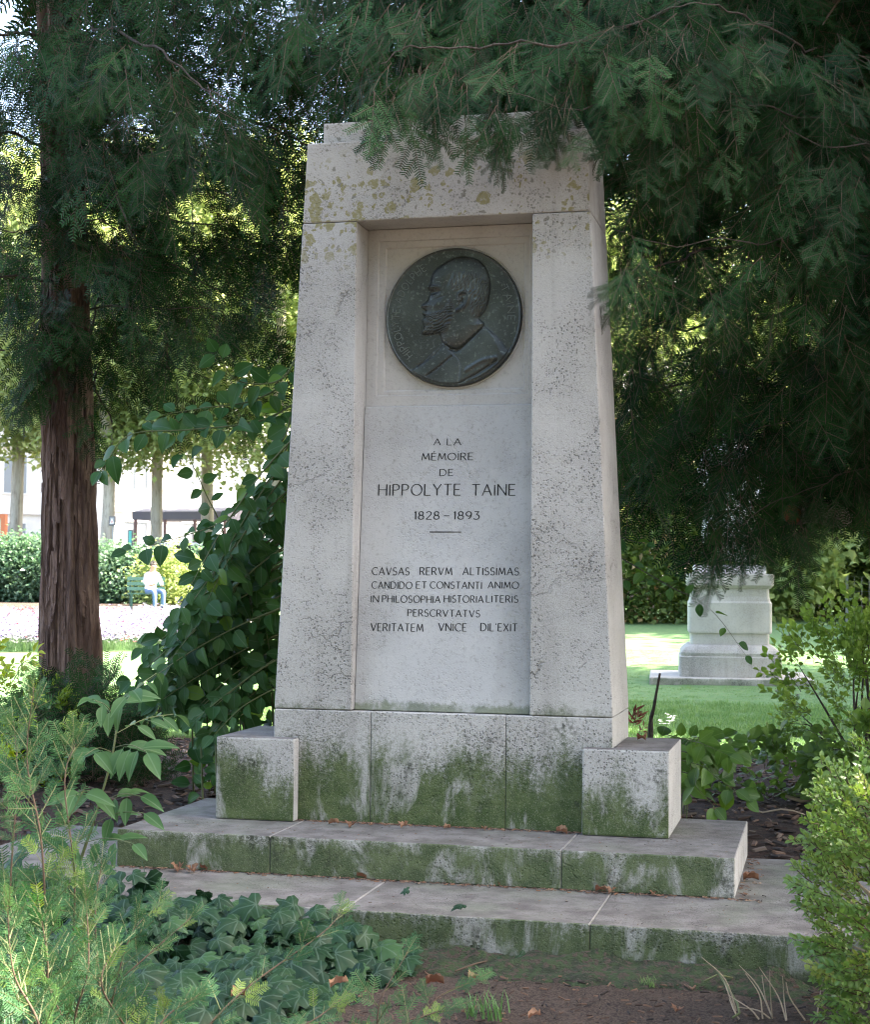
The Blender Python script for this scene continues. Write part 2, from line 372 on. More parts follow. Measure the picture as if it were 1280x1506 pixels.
def relief(px, py):                      # crop-pixel coordinates of the disc, 0..1280, y down; returns height in pixels
    head = dense([(560, 168), (650, 128), (760, 128), (855, 165), (922, 245), (948, 330), (950, 420), (934, 515), (905, 590), (862, 648), (905, 705), (800, 820), (680, 900), (560, 850), (520, 760), (470, 770),
                  (400, 775), (368, 752), (385, 705), (372, 655), (392, 622), (372, 590), (402, 572), (362, 540), (368, 520), (402, 498), (428, 455), (438, 415), (424, 380), (438, 330), (450, 270), (488, 215)])
    coat = dense([(862, 690), (930, 735), (1010, 800), (1075, 880), (1140, 1000), (1100, 1300), (200, 1300), (180, 1130), (260, 1085), (400, 985), (520, 880), (560, 850), (640, 905), (700, 880), (800, 775)])
    dh = seg_dist(px, py, head); dc = seg_dist(px, py, coat)
    lift = lambda d, w, h: h*np.sqrt(np.clip(1-(np.clip(1+d/w, 0, 1))**2, 0, 1))*(d < 0)
    H = np.maximum(lift(dc, 110, 16), 0)
    Hh = lift(dh, 150, 32); H = np.maximum(H, Hh)
    gs = lambda x, y, sx, sy, a=0: np.exp(-(((px-x)*math.cos(a)+(py-y)*math.sin(a))/sx)**2-((-(px-x)*math.sin(a)+(py-y)*math.cos(a))/sy)**2)
    # face: brow, eye socket, eyeball, cheekbone, nostril
    H += 6*gs(470, 375, 60, 14, .15)-12*gs(478, 425, 34, 22)+7*gs(482, 440, 20, 12)-3*gs(500, 415, 42, 4, .1)
    H += 6*gs(530, 520, 60, 40)-5*gs(412, 545, 14, 8)-3*gs(520, 470, 60, 6, -.3)
    H -= 6*gs(600, 330, 20, 60, .4)
    # hair and beard: wavy grooves
    hair = seg_dist(px, py, dense([(640, 250), (760, 250), (860, 280), (930, 350), (935, 440), (920, 540), (860, 630), (800, 640), (770, 540), (760, 450), (700, 420), (640, 420), (600, 360)]))
    beard = seg_dist(px, py, dense([(620, 460), (660, 560), (640, 660), (590, 760), (470, 772), (380, 770), (380, 720), (420, 650), (380, 640), (392, 612), (470, 590), (560, 570)]))
    def grooves(x, y, a, f, amp):
        w_ = np.array([mnoise.noise(Vector((xx*.011, yy*.011, 3))) for xx, yy in zip(x.ravel(), y.ravel())]).reshape(x.shape)
        return amp*np.sin((x*math.cos(a)+y*math.sin(a))*f+w_*9)
    m1 = np.clip(-hair/20, 0, 1); m2 = np.clip(-beard/18, 0, 1)
    G1 = grooves(px, py, .35, .30, 1)*.6+grooves(px, py, .9, .17, 1)*.4; G2 = grooves(px, py, 1.1, .27, 1)*.6+grooves(py, px, .3, .21, 1)*.5
    H += m1*(G1*3.6+3)+m2*(G2*4.0+4)
    # ear
    er = seg_dist(px, py, dense([(690, 500), (690, 450), (735, 430), (768, 455), (762, 520), (725, 565), (680, 585)]), False)
    H += 12*np.exp(-(er/11)**2)-9*gs(712, 500, 24, 36, .4)+6*np.exp(-(seg_dist(px, py, dense([(690, 525), (715, 480), (738, 480), (735, 520)]), False)/7)**2)
    # collar, lapels and coat folds
    for pts, hgt, wd in (([(880, 735), (800, 810), (675, 915), (615, 900)], -9, 7), ([(845, 660), (740, 700), (640, 800), (575, 860)], 6, 10), ([(630, 960), (520, 1050), (420, 1120)], -8, 8),
                         ([(560, 860), (470, 950), (340, 1030)], -5, 8), ([(640, 930), (700, 1010), (690, 1180)], -4, 7), ([(700, 1190), (850, 1110), (1010, 1010)], -10, 12), ([(760, 1080), (880, 1010), (1000, 980)], 7, 16), ([(900, 700), (990, 830), (1060, 960)], 4, 16)):
        H += hgt*np.exp(-(seg_dist(px, py, dense(pts), False)/wd)**2)*(dc < 20)
    H += .8*G2*0+rng.normal(0, .45, H.shape)
    return H
n = 300; xs = np.linspace(-1, 1, n); gx, gy = np.meshgrid(xs, xs)
rr = np.maximum(np.abs(gx), np.abs(gy)); an = np.arctan2(gy, gx); 
# square -> disc map keeps quads even
dx = gx*np.sqrt(np.clip(1-gy*gy/2, 0, 1)); dy = gy*np.sqrt(np.clip(1-gx*gx/2, 0, 1))
H = relief(635+dx*580, 628-dy*580)
rad = np.hypot(dx, dy)
H = H*np.clip((.985-rad)/.03, 0, 1)+6*np.exp(-((rad-.985)/.012)**2)
mm = MRAD/580
up_m = Vector((0, YT-YMB, Z5-ZM)).normalized(); out_m = pm[1] if pm[1].y < 0 else -pm[1]
ctr = Vector((MCX, mc_.y, mc_.z)); base = .020
V = [tuple(ctr+Vector((1, 0, 0))*(dx[j, i]*MRAD)+up_m*(dy[j, i]*MRAD)+out_m*(base+H[j, i]*mm*1.4*(1 if rad[j, i] < .999 else 0))) for j in range(n) for i in range(n)]
F = [(j*n+i, j*n+i+1, (j+1)*n+i+1, (j+1)*n+i) for j in range(n-1) for i in range(n-1)]
rim = [i for i in range(n)]+[j*n+n-1 for j in range(1, n)]+[(n-1)*n+i for i in range(n-2, -1, -1)]+[j*n for j in range(n-2, 0, -1)]
k0 = len(V); V += [tuple(Vector(V[i])-out_m*(base+.0)) for i in rim]
for a in range(len(rim)):
    b = (a+1) % len(rim); F.append((rim[b], rim[a], k0+a, k0+b))
medal = link('bronze_medallion', mesh_from('bronze_medallion', V, F, BRZ.m, True), mon)
mb = MB()
ring = [ctr+Vector((math.cos(t)*(MRAD+.006), 0, 0))+up_m*math.sin(t)*(MRAD+.006)+out_m*.001 for t in np.linspace(0, 2*math.pi, 97)]
mb.tube(ring, .005, 6); mb.obj('medallion_seat_ring', S_PAN, mon, True)

# ---- lettering: strokes on a unit cap height, x width included
def arc(cx, cy, rx, ry, a0, a1, n=10): return [(cx+rx*math.cos(R(a0+(a1-a0)*k/n)), cy+ry*math.sin(R(a0+(a1-a0)*k/n))) for k in range(n+1)]
FONT = {
 'A': (.74, [[(0, 0), (.37, 1)], [(.37, 1), (.74, 0)], [(.12, .34), (.62, .34)]]),
 'C': (.72, [arc(.44, .5, .44, .5, 48, 312, 16)]),
 'D': (.74, [[(0, 0), (0, 1)], [(0, 1), (.24, 1)]+arc(.24, .5, .48, .5, 90, -90, 14)+[(0, 0)]]),
 'E': (.5, [[(0, 0), (0, 1)], [(0, 1), (.48, 1)], [(0, .52), (.4, .52)], [(0, 0), (.5, 0)]]),
 'H': (.68, [[(0, 0), (0, 1)], [(.68, 0), (.68, 1)], [(0, .52), (.68, .52)]]),
 'I': (.06, [[(.03, 0), (.03, 1)]]),
 'i': (.06, [[(.03, 0), (.03, .95)], [(.0, 1.22), (.06, 1.22)]]),
 'L': (.48, [[(0, 1), (0, 0)], [(0, 0), (.48, 0)]]),
 'M': (.84, [[(0, 0), (.12, 1)], [(.12, 1), (.42, .15)], [(.42, .15), (.72, 1)], [(.72, 1), (.84, 0)]]),
 'N': (.68, [[(0, 0), (0, 1)], [(0, 1), (.68, 0)], [(.68, 0), (.68, 1)]]),
 'O': (.88, [arc(.44, .5, .44, .5, 0, 360, 24)]),
 'P': (.54, [[(0, 0), (0, 1)], [(0, 1), (.24, 1)]+arc(.24, .74, .28, .26, 90, -90, 10)+[(0, .48)]]),
 'R': (.6, [[(0, 0), (0, 1)], [(0, 1), (.24, 1)]+arc(.24, .74, .28, .26, 90, -90, 10)+[(0, .48)], [(.26, .48), (.6, 0)]]),
 'S': (.5, [arc(.25, .75, .22, .25, 35, 180, 8)+arc(.25, .75, .22, .25, 180, 262, 5)[1:]+arc(.25, .26, .25, .26, 80, -150, 14)]),
 'T': (.62, [[(0, 1), (.62, 1)], [(.31, 1), (.31, 0)]]),
 'V': (.7, [[(0, 1), (.35, 0)], [(.35, 0), (.7, 1)]]),
 'X': (.64, [[(0, 0), (.64, 1)], [(0, 1), (.64, 0)]]),
 'Y': (.66, [[(0, 1), (.33, .5)], [(.66, 1), (.33, .5)], [(.33, .5), (.33, 0)]]),
 '1': (.14, [[(0, .82), (.10, 1)], [(.10, 1), (.10, 0)]]),
 '2': (.52, [arc(.26, .74, .24, .26, 165, -20, 12)+[(0, 0)], [(0, 0), (.52, 0)]]),
 '8': (.52, [arc(.26, .76, .21, .24, 0, 360, 16), arc(.26, .26, .26, .26, 0, 360, 16)]),
 '9': (.52, [arc(.26, .7, .25, .3, 0, 360, 18), arc(.0, .62, .51, .62, 8, -62, 8)]),
 '3': (.5, [[(.04, 1), (.46, 1)], [(.46, 1), (.22, .6)]]+[arc(.2, .3, .3, .31, 85, -140, 14)]),
 '-': (.55, [[(0, .45), (.55, .45)]]),
 "'": (.1, [[(.05, 1.0), (.0, .8)]]),
}
def word(mb, s, o, ex, ey, out, w_fit, th=.10, serif=0, gap=.24, vary=True):
    """lays word s from point o along ex (unit) so that it is w_fit long; ey = cap height vector"""
    hgt = ey.length
    adv = 0; items = []
    for ch in s:
        acc = ch == 'É'; c = 'E' if acc else ch
        wd, st = FONT[c]; items.append((adv, st, acc)); adv += wd+gap
    tot = adv-gap; gsum = gap*(len(s)-1)
    kx = w_fit/(tot*hgt); 
    def P(x, y): return o+ex*(x*hgt*kx)+ey*y
    def stroke(p, t0, t1):
        p = [Vector((a*kx, b, 0)) for a, b in p]; L = len(p); b0 = len(mb.V)
        for i, q in enumerate(p):
            d = (p[min(i+1, L-1)]-p[max(i-1, 0)]).normalized(); nrm = Vector((-d.y, d.x, 0))
            vert = abs(d.y)
            t = (t0 if not vary else t0*(.62+.38*vert*(1.35 if d.x*d.y <= 0.02 else .6)))/2
            for sg in (1, -1):
                r = q+nrm*t*sg; mb.V.append(tuple(o+ex*(r.x*hgt)+ey*r.y+out*.0009))
        for i in range(L-1): mb.F.append((b0+2*i, b0+2*i+1, b0+2*i+3, b0+2*i+2))
    for a, st, acc in items:
        for ln in st:
            ln2 = [(a+x, y) for x, y in ln]; stroke(ln2, th, th)
            if serif and len(ln) == 2:
                for (x, y), (x2, y2) in ((ln2[0], ln2[1]), (ln2[1], ln2[0])):
                    if abs(x-x2) < abs(y-y2)*.6 and (y < .02 or y > .98): stroke([(x-serif, y), (x+serif, y)], th*.5, 0)
                    elif abs(y-y2) < .01 and x > x2: stroke([(x, y-serif*.7), (x, y+serif*.7)], th*.5, 0)
        if acc: stroke([(a+.18, 1.12), (a+.34, 1.32)], th*.9, 0)
INK = NT('engraved_letter_paint'); gi = INK.pos()
ci = INK.mix(INK.mapr(INK.noise(gi.outputs['Position'], 40, 4), .5, .75, 0, .55), (.018, .018, .018), (.16, .15, .14))
INK.l(ci, INK.p.inputs['Base Color']); INK.p.inputs['Roughness'].default_value = .9
txt = bpy.data.objects.new
text_panel = [o for o in mon.children if o.name.startswith('text_panel')]
text_panel = [o for o in bpy.data.objects if o.name == 'text_panel'][0]
outT = pt[1] if pt[1].y < 0 else -pt[1]
LINES = [
 (654.7, 645.3, .13, .05, [('A', 638.3, 648), ('LA', 658, 678.1)]),
 (677.0, 666.9, .13, .05, [('MÉMOiRE', 620.7, 695.7)]),
 (699.7, 690.3, .13, .05, [('DE', 647.2, 666.4)]),
 (728.7, 712.6, .100, .05, [('HiPPOLYTE', 557, 677), ('TAiNE', 694.5, 757.8)]),
 (763.7, 752.4, .14, .05, [('1828', 610, 646), ('-', 653, 661), ('1893', 668, 705)]),
 (845.3, 834.4, .12, 0, [('CAVSAS', 547.6, 602), ('RERVM', 617.9, 664.8), ('ALTiSSiMAS', 681, 763)]),
 (865.2, 855.2, .12, 0, [('CANDiDO', 547, 606.2), ('ET', 612.5, 627.7), ('CONSTANTi', 633, 708.6), ('ANiMO', 718, 763)]),
 (885.6, 875.5, .12, 0, [('iN', 545.8, 557), ('PHiLOSOPHiA', 562.6, 647.6), ('HiSTORiA', 653.5, 711), ('LiTERiS', 715.6, 762)]),
 (906.0, 896.0, .12, 0, [('PERSCRVTATVS', 600, 705.8)]),
 (927.6, 916.4, .12, 0, [('VERiTATEM', 545.7, 622.3), ('VNiCE', 645.3, 686.3), ("DiL'EXiT", 707.4, 760.8)]),
]
for base_, top_, th, sf, words in LINES:
    for s, u0, u1 in words:
        mb = MB()
        sl = -.002*0
        a = hit(u0, base_, *pt); b = hit(u1, base_+sl, *pt); c_ = hit(u0, top_, *pt)
        b.z = a.z; b.y = a.y
        ex = Vector((1, 0, 0)); ey = Vector((0, c_.y-a.y, c_.z-a.z))
        word(mb, s, Vector(a), ex, ey, outT, b.x-a.x, th=th*1.15, serif=sf); mb.obj('inscription_word', INK.m, text_panel)
a = hit(632.4, 782.4, *pt); b = hit(678.8, 782.4, *pt); mb = MB()
o1 = outT*.0009; hh = Vector((0, 0, .0028))
mb.add([a+o1-hh, Vector((b.x, a.y, a.z))+o1-hh*.6, Vector((b.x, a.y, a.z))+o1+hh*.6, a+o1+hh], [(0, 1, 2, 3)]); mb.obj('inscription_rule', INK.m, text_panel)
# raised lettering round the rim of the bronze
LET = flat('worn_bronze_letter', (.16, .19, .185), .5, .4)
def rim_text(s, a0, a1, rr_, hgt):
    mb = MB(); tot = sum(FONT[c][0]+.32 if c != ' ' else .6 for c in s); adv = 0
    for c in s:
        if c == ' ': adv += .6; continue
        wd, st = FONT[c]; 
        for ln in st:
            P3 = []
            for x, y in ln:
                t = R(a0+(a1-a0)*(adv+x)/tot); q_ = rr_+(y)*hgt
                P3.append(ctr+Vector((1, 0, 0))*math.cos(t)*q_+up_m*math.sin(t)*q_+out_m*(base+.0012))
            if len(P3) == 2: P3 = [P3[0], P3[0].lerp(P3[1], .5), P3[1]]
            mb.tube(P3, .0019, 4)
        adv += wd+.32
    return mb.obj('rim_lettering', LET, medal)
rim_text('HIPPOLYTE ADOLPHE', 222, 118, MRAD*.80, MRAD*.105)
rim_text('TAINE', 30, -8, MRAD*.80, MRAD*.105)
#@@VEG
# ------------------------------------------------------------------ foliage tools
def leafmat(name, c1, c2, trans=.35, rough=.45, spec=.5, hue=None, veins=None):
    t = NT(name); oi = t.n('ObjectInfo'); g = t.pos()
    f = t.math('ADD', t.math('MULTIPLY', oi.outputs['Random'], .6), t.math('MULTIPLY', t.noise(g.outputs['Position'], 9, 3), .5))
    c = t.mix(t.mapr(f, .2, .9), c1, c2)
    if hue: c = t.mix(t.math('GREATER_THAN', oi.outputs['Random'], 1-hue[1]), c, hue[0])
    if veins:
        uv = t.n('UVMap'); s = t.n('SeparateXYZ'); t.l(uv.outputs[0], s.inputs[0]); x, y = s.outputs[0], s.outputs[1]; best = None
        for a in veins[1]:
            ca, sa = math.cos(R(a)), math.sin(R(a))
            along = t.math('ADD', t.math('MULTIPLY', x, sa), t.math('MULTIPLY', y, ca))
            d = t.math('ABSOLUTE', t.math('SUBTRACT', t.math('MULTIPLY', x, ca), t.math('MULTIPLY', y, sa)))
            d = t.math('ADD', d, t.math('LESS_THAN', along, 0))
            best = d if best is None else t.math('MINIMUM', best, d)
        c = t.mix(t.mapr(best, .008, .03, veins[2], 0), c, veins[0])
    t.l(c, t.p.inputs['Base Color']); t.p.inputs['Roughness'].default_value = rough; t.p.inputs['Specular IOR Level'].default_value = spec
    tr = t.n('BsdfTranslucent'); mx = t.n('MixShader'); mx.inputs[0].default_value = trans
    hs = t.n('HueSaturation'); hs.inputs['Saturation'].default_value = 1.15; hs.inputs['Value'].default_value = 1.6; hs.inputs['Hue'].default_value = .47
    t.l(c, hs.inputs['Color']); t.l(hs.outputs[0], tr.inputs['Color'])
    t.l(t.p.outputs[0], mx.inputs[1]); t.l(tr.outputs[0], mx.inputs[2]); t.l(mx.outputs[0], t.out.inputs['Surface'])
    return t.m
def barkmat(name, c1, c2, sc=14, st=.9):
    t = NT(name); g = t.pos(); P = t.scale(g.outputs['Position'], 1, 1, .16)
    a = t.noise(P, sc, 6, .65, .6); b = t.noise(P, sc*3.2, 5, .6)
    c = t.mix(t.mapr(a, .35, .65), c1, c2); c = t.mix(t.mapr(b, .52, .7, 0, .55), c, tuple(k*.35 for k in c1))
    t.l(c, t.p.inputs['Base Color']); t.p.inputs['Roughness'].default_value = .9
    t.l(t.bump(t.math('ADD', a, t.math('MULTIPLY', b, .5)), st, .045), t.p.inputs['Normal']); return t.m
M_NEED = leafmat('yew_needle', (.006, .028, .008), (.029, .086, .024), .10, .55, .14)
M_NEEDL = leafmat('young_yew_needle', (.028, .090, .036), (.066, .150, .055), .3, .45, .22, hue=((.14, .22, .05), .07))
M_TWIG = flat('yew_twig', (.085, .055, .035), .8)
M_TWIGG = flat('green_twig', (.11, .13, .05), .7)
M_BARK = barkmat('yew_bark', (.10, .055, .042), (.26, .165, .13), 20)
M_BARKD = barkmat('dark_bark', (.055, .042, .034), (.10, .078, .06), 30)
M_BARKP = barkmat('plane_bark', (.34, .30, .23), (.46, .43, .35), 5, .3)
M_OVAL = leafmat('shrub_leaf', (.022, .078, .020), (.048, .118, .032), .28, .46, .25, hue=((.10, .20, .03), .05), veins=((.09, .15, .08), [0], .5))
M_LILAC = leafmat('sucker_leaf', (.045, .11, .022), (.08, .17, .03), .45, .45, .4, veins=((.12, .2, .06), [0], .5))
M_ELDER = leafmat('elder_leaf', (.045, .115, .040), (.075, .155, .055), .35, .5, .25, veins=((.14, .22, .11), [0], .5))
M_IVY = leafmat('ivy_leaf', (.008, .030, .012), (.018, .052, .020), .10, .5, .2, hue=((.035, .085, .03), .06), veins=((.12, .18, .14), [0, 42, -42, 92, -92], .32))
M_BOX = leafmat('box_leaf', (.10, .20, .05), (.17, .27, .07), .4, .36, .5, hue=((.24, .30, .08), .10))
M_SHR = leafmat('small_shrub_leaf', (.11, .21, .05), (.20, .31, .08), .45, .45, .4)
M_HEDGE = leafmat('hedge_leaf', (.055, .12, .065), (.12, .20, .12), .35, .4, .5)
M_BGL = leafmat('background_leaf', (.17, .25, .09), (.30, .37, .16), .5, .5, .3)
M_BGD = leafmat('background_dark_leaf', (.05, .10, .03), (.13, .18, .05), .45, .5, .3, hue=((.26, .20, .10), .08))
M_SUNY = leafmat('sunlit_yellow_leaf', (.14, .24, .03), (.24, .32, .05), .5, .4, .4)
M_DRY = leafmat('dry_leaf', (.16, .085, .05), (.30, .18, .11), .2, .7, .2)
M_RED = leafmat('rust_leaf', (.12, .055, .035), (.24, .12, .07), .3, .6, .3)

def yew_spray(seed, L=.20, side=7, nl=.024, nw=.0046, mats=None, step=.0092, droop=.25):
    rd = random.Random(seed); mb = MB(); fi = []
    def shoot(p0, d, n, ln, s0):
        """needles in two rows along a shoot lying in the plane with normal n"""
        k = max(3, int(ln/step)); p = p0.copy(); pts = [p0.copy()]
        for i in range(k):
            d = (d+Vector((0, 0, -droop*step*4*(1 if ln > .1 else .6)))).normalized(); sd = d.cross(n).normalized()
            p = p+d*step; pts.append(p.copy())
            if i < s0: continue
            fade = min(1, .5+1.6*math.sin(math.pi*min(1, (i+.6)/k*.97)))
            for sg in (-1, 1):
                l = nl*fade*rd.uniform(.7, 1.2); dv = (sd*sg*.9+d*rd.uniform(.42, .62)+n*rd.uniform(-.08, .30)).normalized()
                wv = dv.cross(n).normalized()*nw*.42; q = p+dv*l*.15; q2 = p+dv*l*.84-n*l*.05
                b = len(mb.V); mb.V += [tuple(p), tuple(q+wv), tuple(q2+wv*.85), tuple(p+dv*l-n*l*.08), tuple(q2-wv*.85), tuple(q-wv)]; mb.F.append((b, b+1, b+2, b+3, b+4, b+5)); fi.append(0)
        b0 = len(mb.F); mb.tube(pts[::max(1, k//5)]+[pts[-1]], [.0022]+[.0016]*(len(pts[::max(1, k//5)])-1)+[.0008], 3); fi.extend([1]*(len(mb.F)-b0))
        return pts
    main = shoot(Vector((0, 0, 0)), Vector((rd.uniform(-.1, .1), 1, 0)).normalized(), Vector((0, 0, 1)), L, 6)
    for s in range(side):
        i = int(len(main)*(.08+.66*s/side)); sg = 1 if s % 2 else -1; a = rd.uniform(.55, .85)
        d = Vector((math.sin(a)*sg, math.cos(a), rd.uniform(-.15, .1))).normalized()
        n = Vector((rd.uniform(-.2, .2), rd.uniform(-.2, .2), 1)).normalized()
        shoot(main[i], d, n, L*rd.uniform(.42, .60)*(1-.35*s/side), 1)
    me = mesh_from('yew_spray', mb.V, mb.F)
    for m in mats: me.materials.append(m)
    me.polygons.foreach_set('material_index', fi); return me
def oval_leaf(L, W, mat, fold=.18, droop=.2, tip=1.0, petiole=.15, name='leaf', n=6):
    V = []; F = []; UV = []
    for i in range(n+1):
        t = i/n; w_ = W*.5*(math.sin(math.pi*min(1, t**.85))**.8 if 0 < t < 1 else 0)*(1 if t < .5 else 1-(t-.5)*.25*tip)
        y = L*t; z = -droop*L*t*t
        for s, x in enumerate((-w_, 0, w_)):
            V.append((x, y+petiole*L, z+(abs(x)*fold*2 if x else 0))); UV.append((x/L, t))
    for i in range(n):
        for s in range(2): a = i*3+s; F.append((a, a+1, a+4, a+3))
    if petiole:
        b = len(V); V += [(-.0012, 0, 0), (.0012, 0, 0), (.0010, petiole*L+.004, -.001), (-.0010, petiole*L+.004, -.001)]; UV += [(0, 0)]*4; F.append((b, b+1, b+2, b+3))
    return mesh_from(name, V, F, mat, True, UV)
def ivy_leaf(S, mat, rd):
    out = [(0, -.05), (.22, -.20), (.42, -.14), (.50, .10), (.36, .24), (.52, .44), (.42, .56), (.22, .54), (.12, .78), (0, 1.0)]
    out = [(x*rd.uniform(.9, 1.1), y*rd.uniform(.94, 1.06)) for x, y in out]; out[0] = (0, -.05); out[-1] = (0, 1)
    pts = out+[(-x, y) for x, y in out[-2:0:-1]]
    V = [(0, .18*S, .0)]; UV = [(0, .18)]
    for x, y in pts:
        r = math.hypot(x, y-.18); V.append((x*S, y*S, -.30*S*r*r+rd.uniform(-.02, .02)*S)); UV.append((x, y-.0))
    mids = []
    n = len(pts); F = []
    # ring at half way lifts the blade between the veins
    for i, (x, y) in enumerate(pts): V.append((x*.5*S, (.18+(y-.18)*.5)*S, (.035 if i % 3 else .0)*S)); UV.append((x*.5, .18+(y-.18)*.5))
    for i in range(n):
        j = (i+1) % n; F.append((0, 1+n+i, 1+n+j)); F.append((1+n+i, 1+i, 1+j, 1+n+j))
    b = len(V); V += [(-.001, .0, 0), (.001, 0, 0), (.001, -.5*S, -.5*S), (-.001, -.5*S, -.5*S)]; UV += [(0, 0)]*4; F.append((b, b+3, b+2, b+1))
    UV = [(a, c-.0) for a, c in UV]
    return mesh_from('ivy_leaf', V, F, mat, True, UV)
def sprig(seed, n, leaf, spread, L, mat_stem, flatness=.4, pair=True, size=(.7, 1.1)):
    """a short stem carrying n leaves, joined: the unit of fine-leaved shrubs"""
    rd = random.Random(seed); mb = MB(); lm = leaf; V0 = [v.co.copy() for v in lm.vertices]; F0 = [tuple(p.vertices) for p in lm.polygons]; idx = []
    pts = [Vector((rd.uniform(-.03, .03)*L*k, L*k/5, rd.uniform(-.04, .04)*L*k)) for k in range(6)]
    for i in range(n):
        t = (i//2*2+1)/n if pair else (i+.5)/n; p = pts[0].lerp(pts[5], min(1, t)); a = (i//2)*1.57+(math.pi if i % 2 else 0)+rd.uniform(-.4, .4)
        d = Vector((math.cos(a), .55+.5*t, math.sin(a)*flatness*2)).normalized(); s = rd.uniform(*size)
        nn = Vector((rd.uniform(-.4, .4), rd.uniform(-.2, .5), 1)).normalized(); x = d.cross(nn).normalized(); nn = x.cross(d)
        Mx = Matrix((x, d, nn)).transposed().to_4x4(); Mx.translation = p
        mb.add([v*s for v in V0], F0, Mx); idx += [0]*len(F0)
    b = len(mb.F); mb.tube(pts, [.0022, .002, .0018, .0015, .0012, .0008], 3); idx += [1]*(len(mb.F)-b)
    me = mesh_from('sprig', mb.V, mb.F, None, False); me.materials.append(leaf.materials[0]); me.materials.append(mat_stem)
    me.polygons.foreach_set('material_index', idx); return me
def basis(d, n):                         # rotation taking +Y to d, +Z towards n
    d = Vector(d).normalized(); x = d.cross(Vector(n))
    if x.length < 1e-3: x = d.cross(Vector((.3, .5, .8)))
    x.normalize(); return Matrix((x, d, x.cross(d))).transposed()
_ng = {}
def scatter(name, items, protos, parent=None, label=None, cat=None):
    """items: (position, 3x3 rotation, scale, variant). One object of kind stuff that instances real meshes on its points"""
    key = tuple(p.name for p in protos)
    if key not in _ng:
        ng = bpy.data.node_groups.new('scatter', 'GeometryNodeTree')
        ng.interface.new_socket('Geometry', in_out='INPUT', socket_type='NodeSocketGeometry'); ng.interface.new_socket('Geometry', in_out='OUTPUT', socket_type='NodeSocketGeometry')
        gi_ = ng.nodes.new('NodeGroupInput'); go = ng.nodes.new('NodeGroupOutput'); jn = ng.nodes.new('GeometryNodeJoinGeometry')
        for p in protos[::-1]:
            po = bpy.data.objects.new('source_'+p.name, p); oi = ng.nodes.new('GeometryNodeObjectInfo'); oi.inputs['Object'].default_value = po; oi.inputs['As Instance'].default_value = False
            gt = ng.nodes.new('GeometryNodeGeometryToInstance'); ng.links.new(oi.outputs['Geometry'], gt.inputs[0]); ng.links.new(gt.outputs[0], jn.inputs[0])
        ip = ng.nodes.new('GeometryNodeInstanceOnPoints'); ip.inputs['Pick Instance'].default_value = True
        def attr(nm, ty):
            a = ng.nodes.new('GeometryNodeInputNamedAttribute'); a.data_type = ty; a.inputs['Name'].default_value = nm; return a.outputs['Attribute']
        ng.links.new(gi_.outputs[0], ip.inputs['Points']); ng.links.new(jn.outputs[0], ip.inputs['Instance'])
        ng.links.new(attr('pick', 'INT'), ip.inputs['Instance Index']); ng.links.new(attr('rot', 'FLOAT_VECTOR'), ip.inputs['Rotation']); ng.links.new(attr('scl', 'FLOAT'), ip.inputs['Scale'])
        ng.links.new(ip.outputs[0], go.inputs[0]); _ng[key] = ng
    me = bpy.data.meshes.new(name); me.from_pydata([tuple(i[0]) for i in items], [], [])
    a = me.attributes.new('rot', 'FLOAT_VECTOR', 'POINT'); a.data.foreach_set('vector', [c for i in items for c in i[1].to_euler()])
    a = me.attributes.new('scl', 'FLOAT', 'POINT'); a.data.foreach_set('value', [float(i[2]) for i in items])
    a = me.attributes.new('pick', 'INT', 'POINT'); a.data.foreach_set('value', [int(i[3]) % len(protos) for i in items])
    o = link(name, me, parent, None, 'stuff'); md = o.modifiers.new('scatter', 'NODES'); md.node_group = _ng[key]
    return tagp(o, label, cat)
def place(name, me, pos, rot3, s, parent):
    o = bpy.data.objects.new(name, me); COL.objects.link(o)
    o.parent = parent; o.matrix_parent_inverse = parent_world(parent).inverted()
    o.matrix_basis = Matrix.Translation(pos) @ rot3.to_4x4() @ Matrix.Scale(s, 4); return o
def px(p):
    v = Vector(p)-CAMP; d = v.dot(_f); return IW/2+FPX*v.dot(CR)/d, IH/2-FPX*v.dot(CU)/d, d
rd = random.Random(5)
def rv(a=1): return Vector((rd.uniform(-a, a), rd.uniform(-a, a), rd.uniform(-a, a)))

# ------------------------------------------------------------------ ground
def sheet(name, x0, x1, y0, y1, st, off, mat, edge=None, kind='structure'):
    nx = int((x1-x0)/st)+1; ny = int((y1-y0)/st)+1; V = []; F = []
    for j in range(ny+1):
        for i in range(nx+1):
            x = x0+(x1-x0)*i/nx; y = y0+(y1-y0)*j/ny
            if edge and j == 0: y += edge(x)
            V.append((x, y, gz(x, y)+off))
    for j in range(ny):
        for i in range(nx): a = j*(nx+1)+i; F.append((a, a+1, a+nx+2, a+nx+1))
    return link(name, mesh_from(name, V, F, mat, True), None, None, kind)
def groundmat(name, cols, scs, bst=.8, bd=.02):
    t = NT(name); P = t.pos().outputs['Position']; c = cols[0]; h = None
    for k, (cc, s) in enumerate(zip(cols[1:], scs)):
        nn = t.noise(P, s, 5, .65); c = t.mix(t.mapr(nn, .42, .62, 0, .8), c, cc); h = nn if h is None else t.math('ADD', h, nn)
    t.l(c, t.p.inputs['Base Color']); t.p.inputs['Roughness'].default_value = .95; t.p.inputs['Specular IOR Level'].default_value = .2
    t.l(t.bump(h, bst, bd), t.p.inputs['Normal']); return t.m
M_SOIL = groundmat('reddish_soil', [(.052, .036, .029), (.088, .062, .048), (.030, .022, .018), (.12, .095, .075)], [9, 45, 130])
M_MULCH = groundmat('bark_mulch', [(.045, .028, .020), (.09, .05, .035), (.025, .016, .012)], [14, 60])
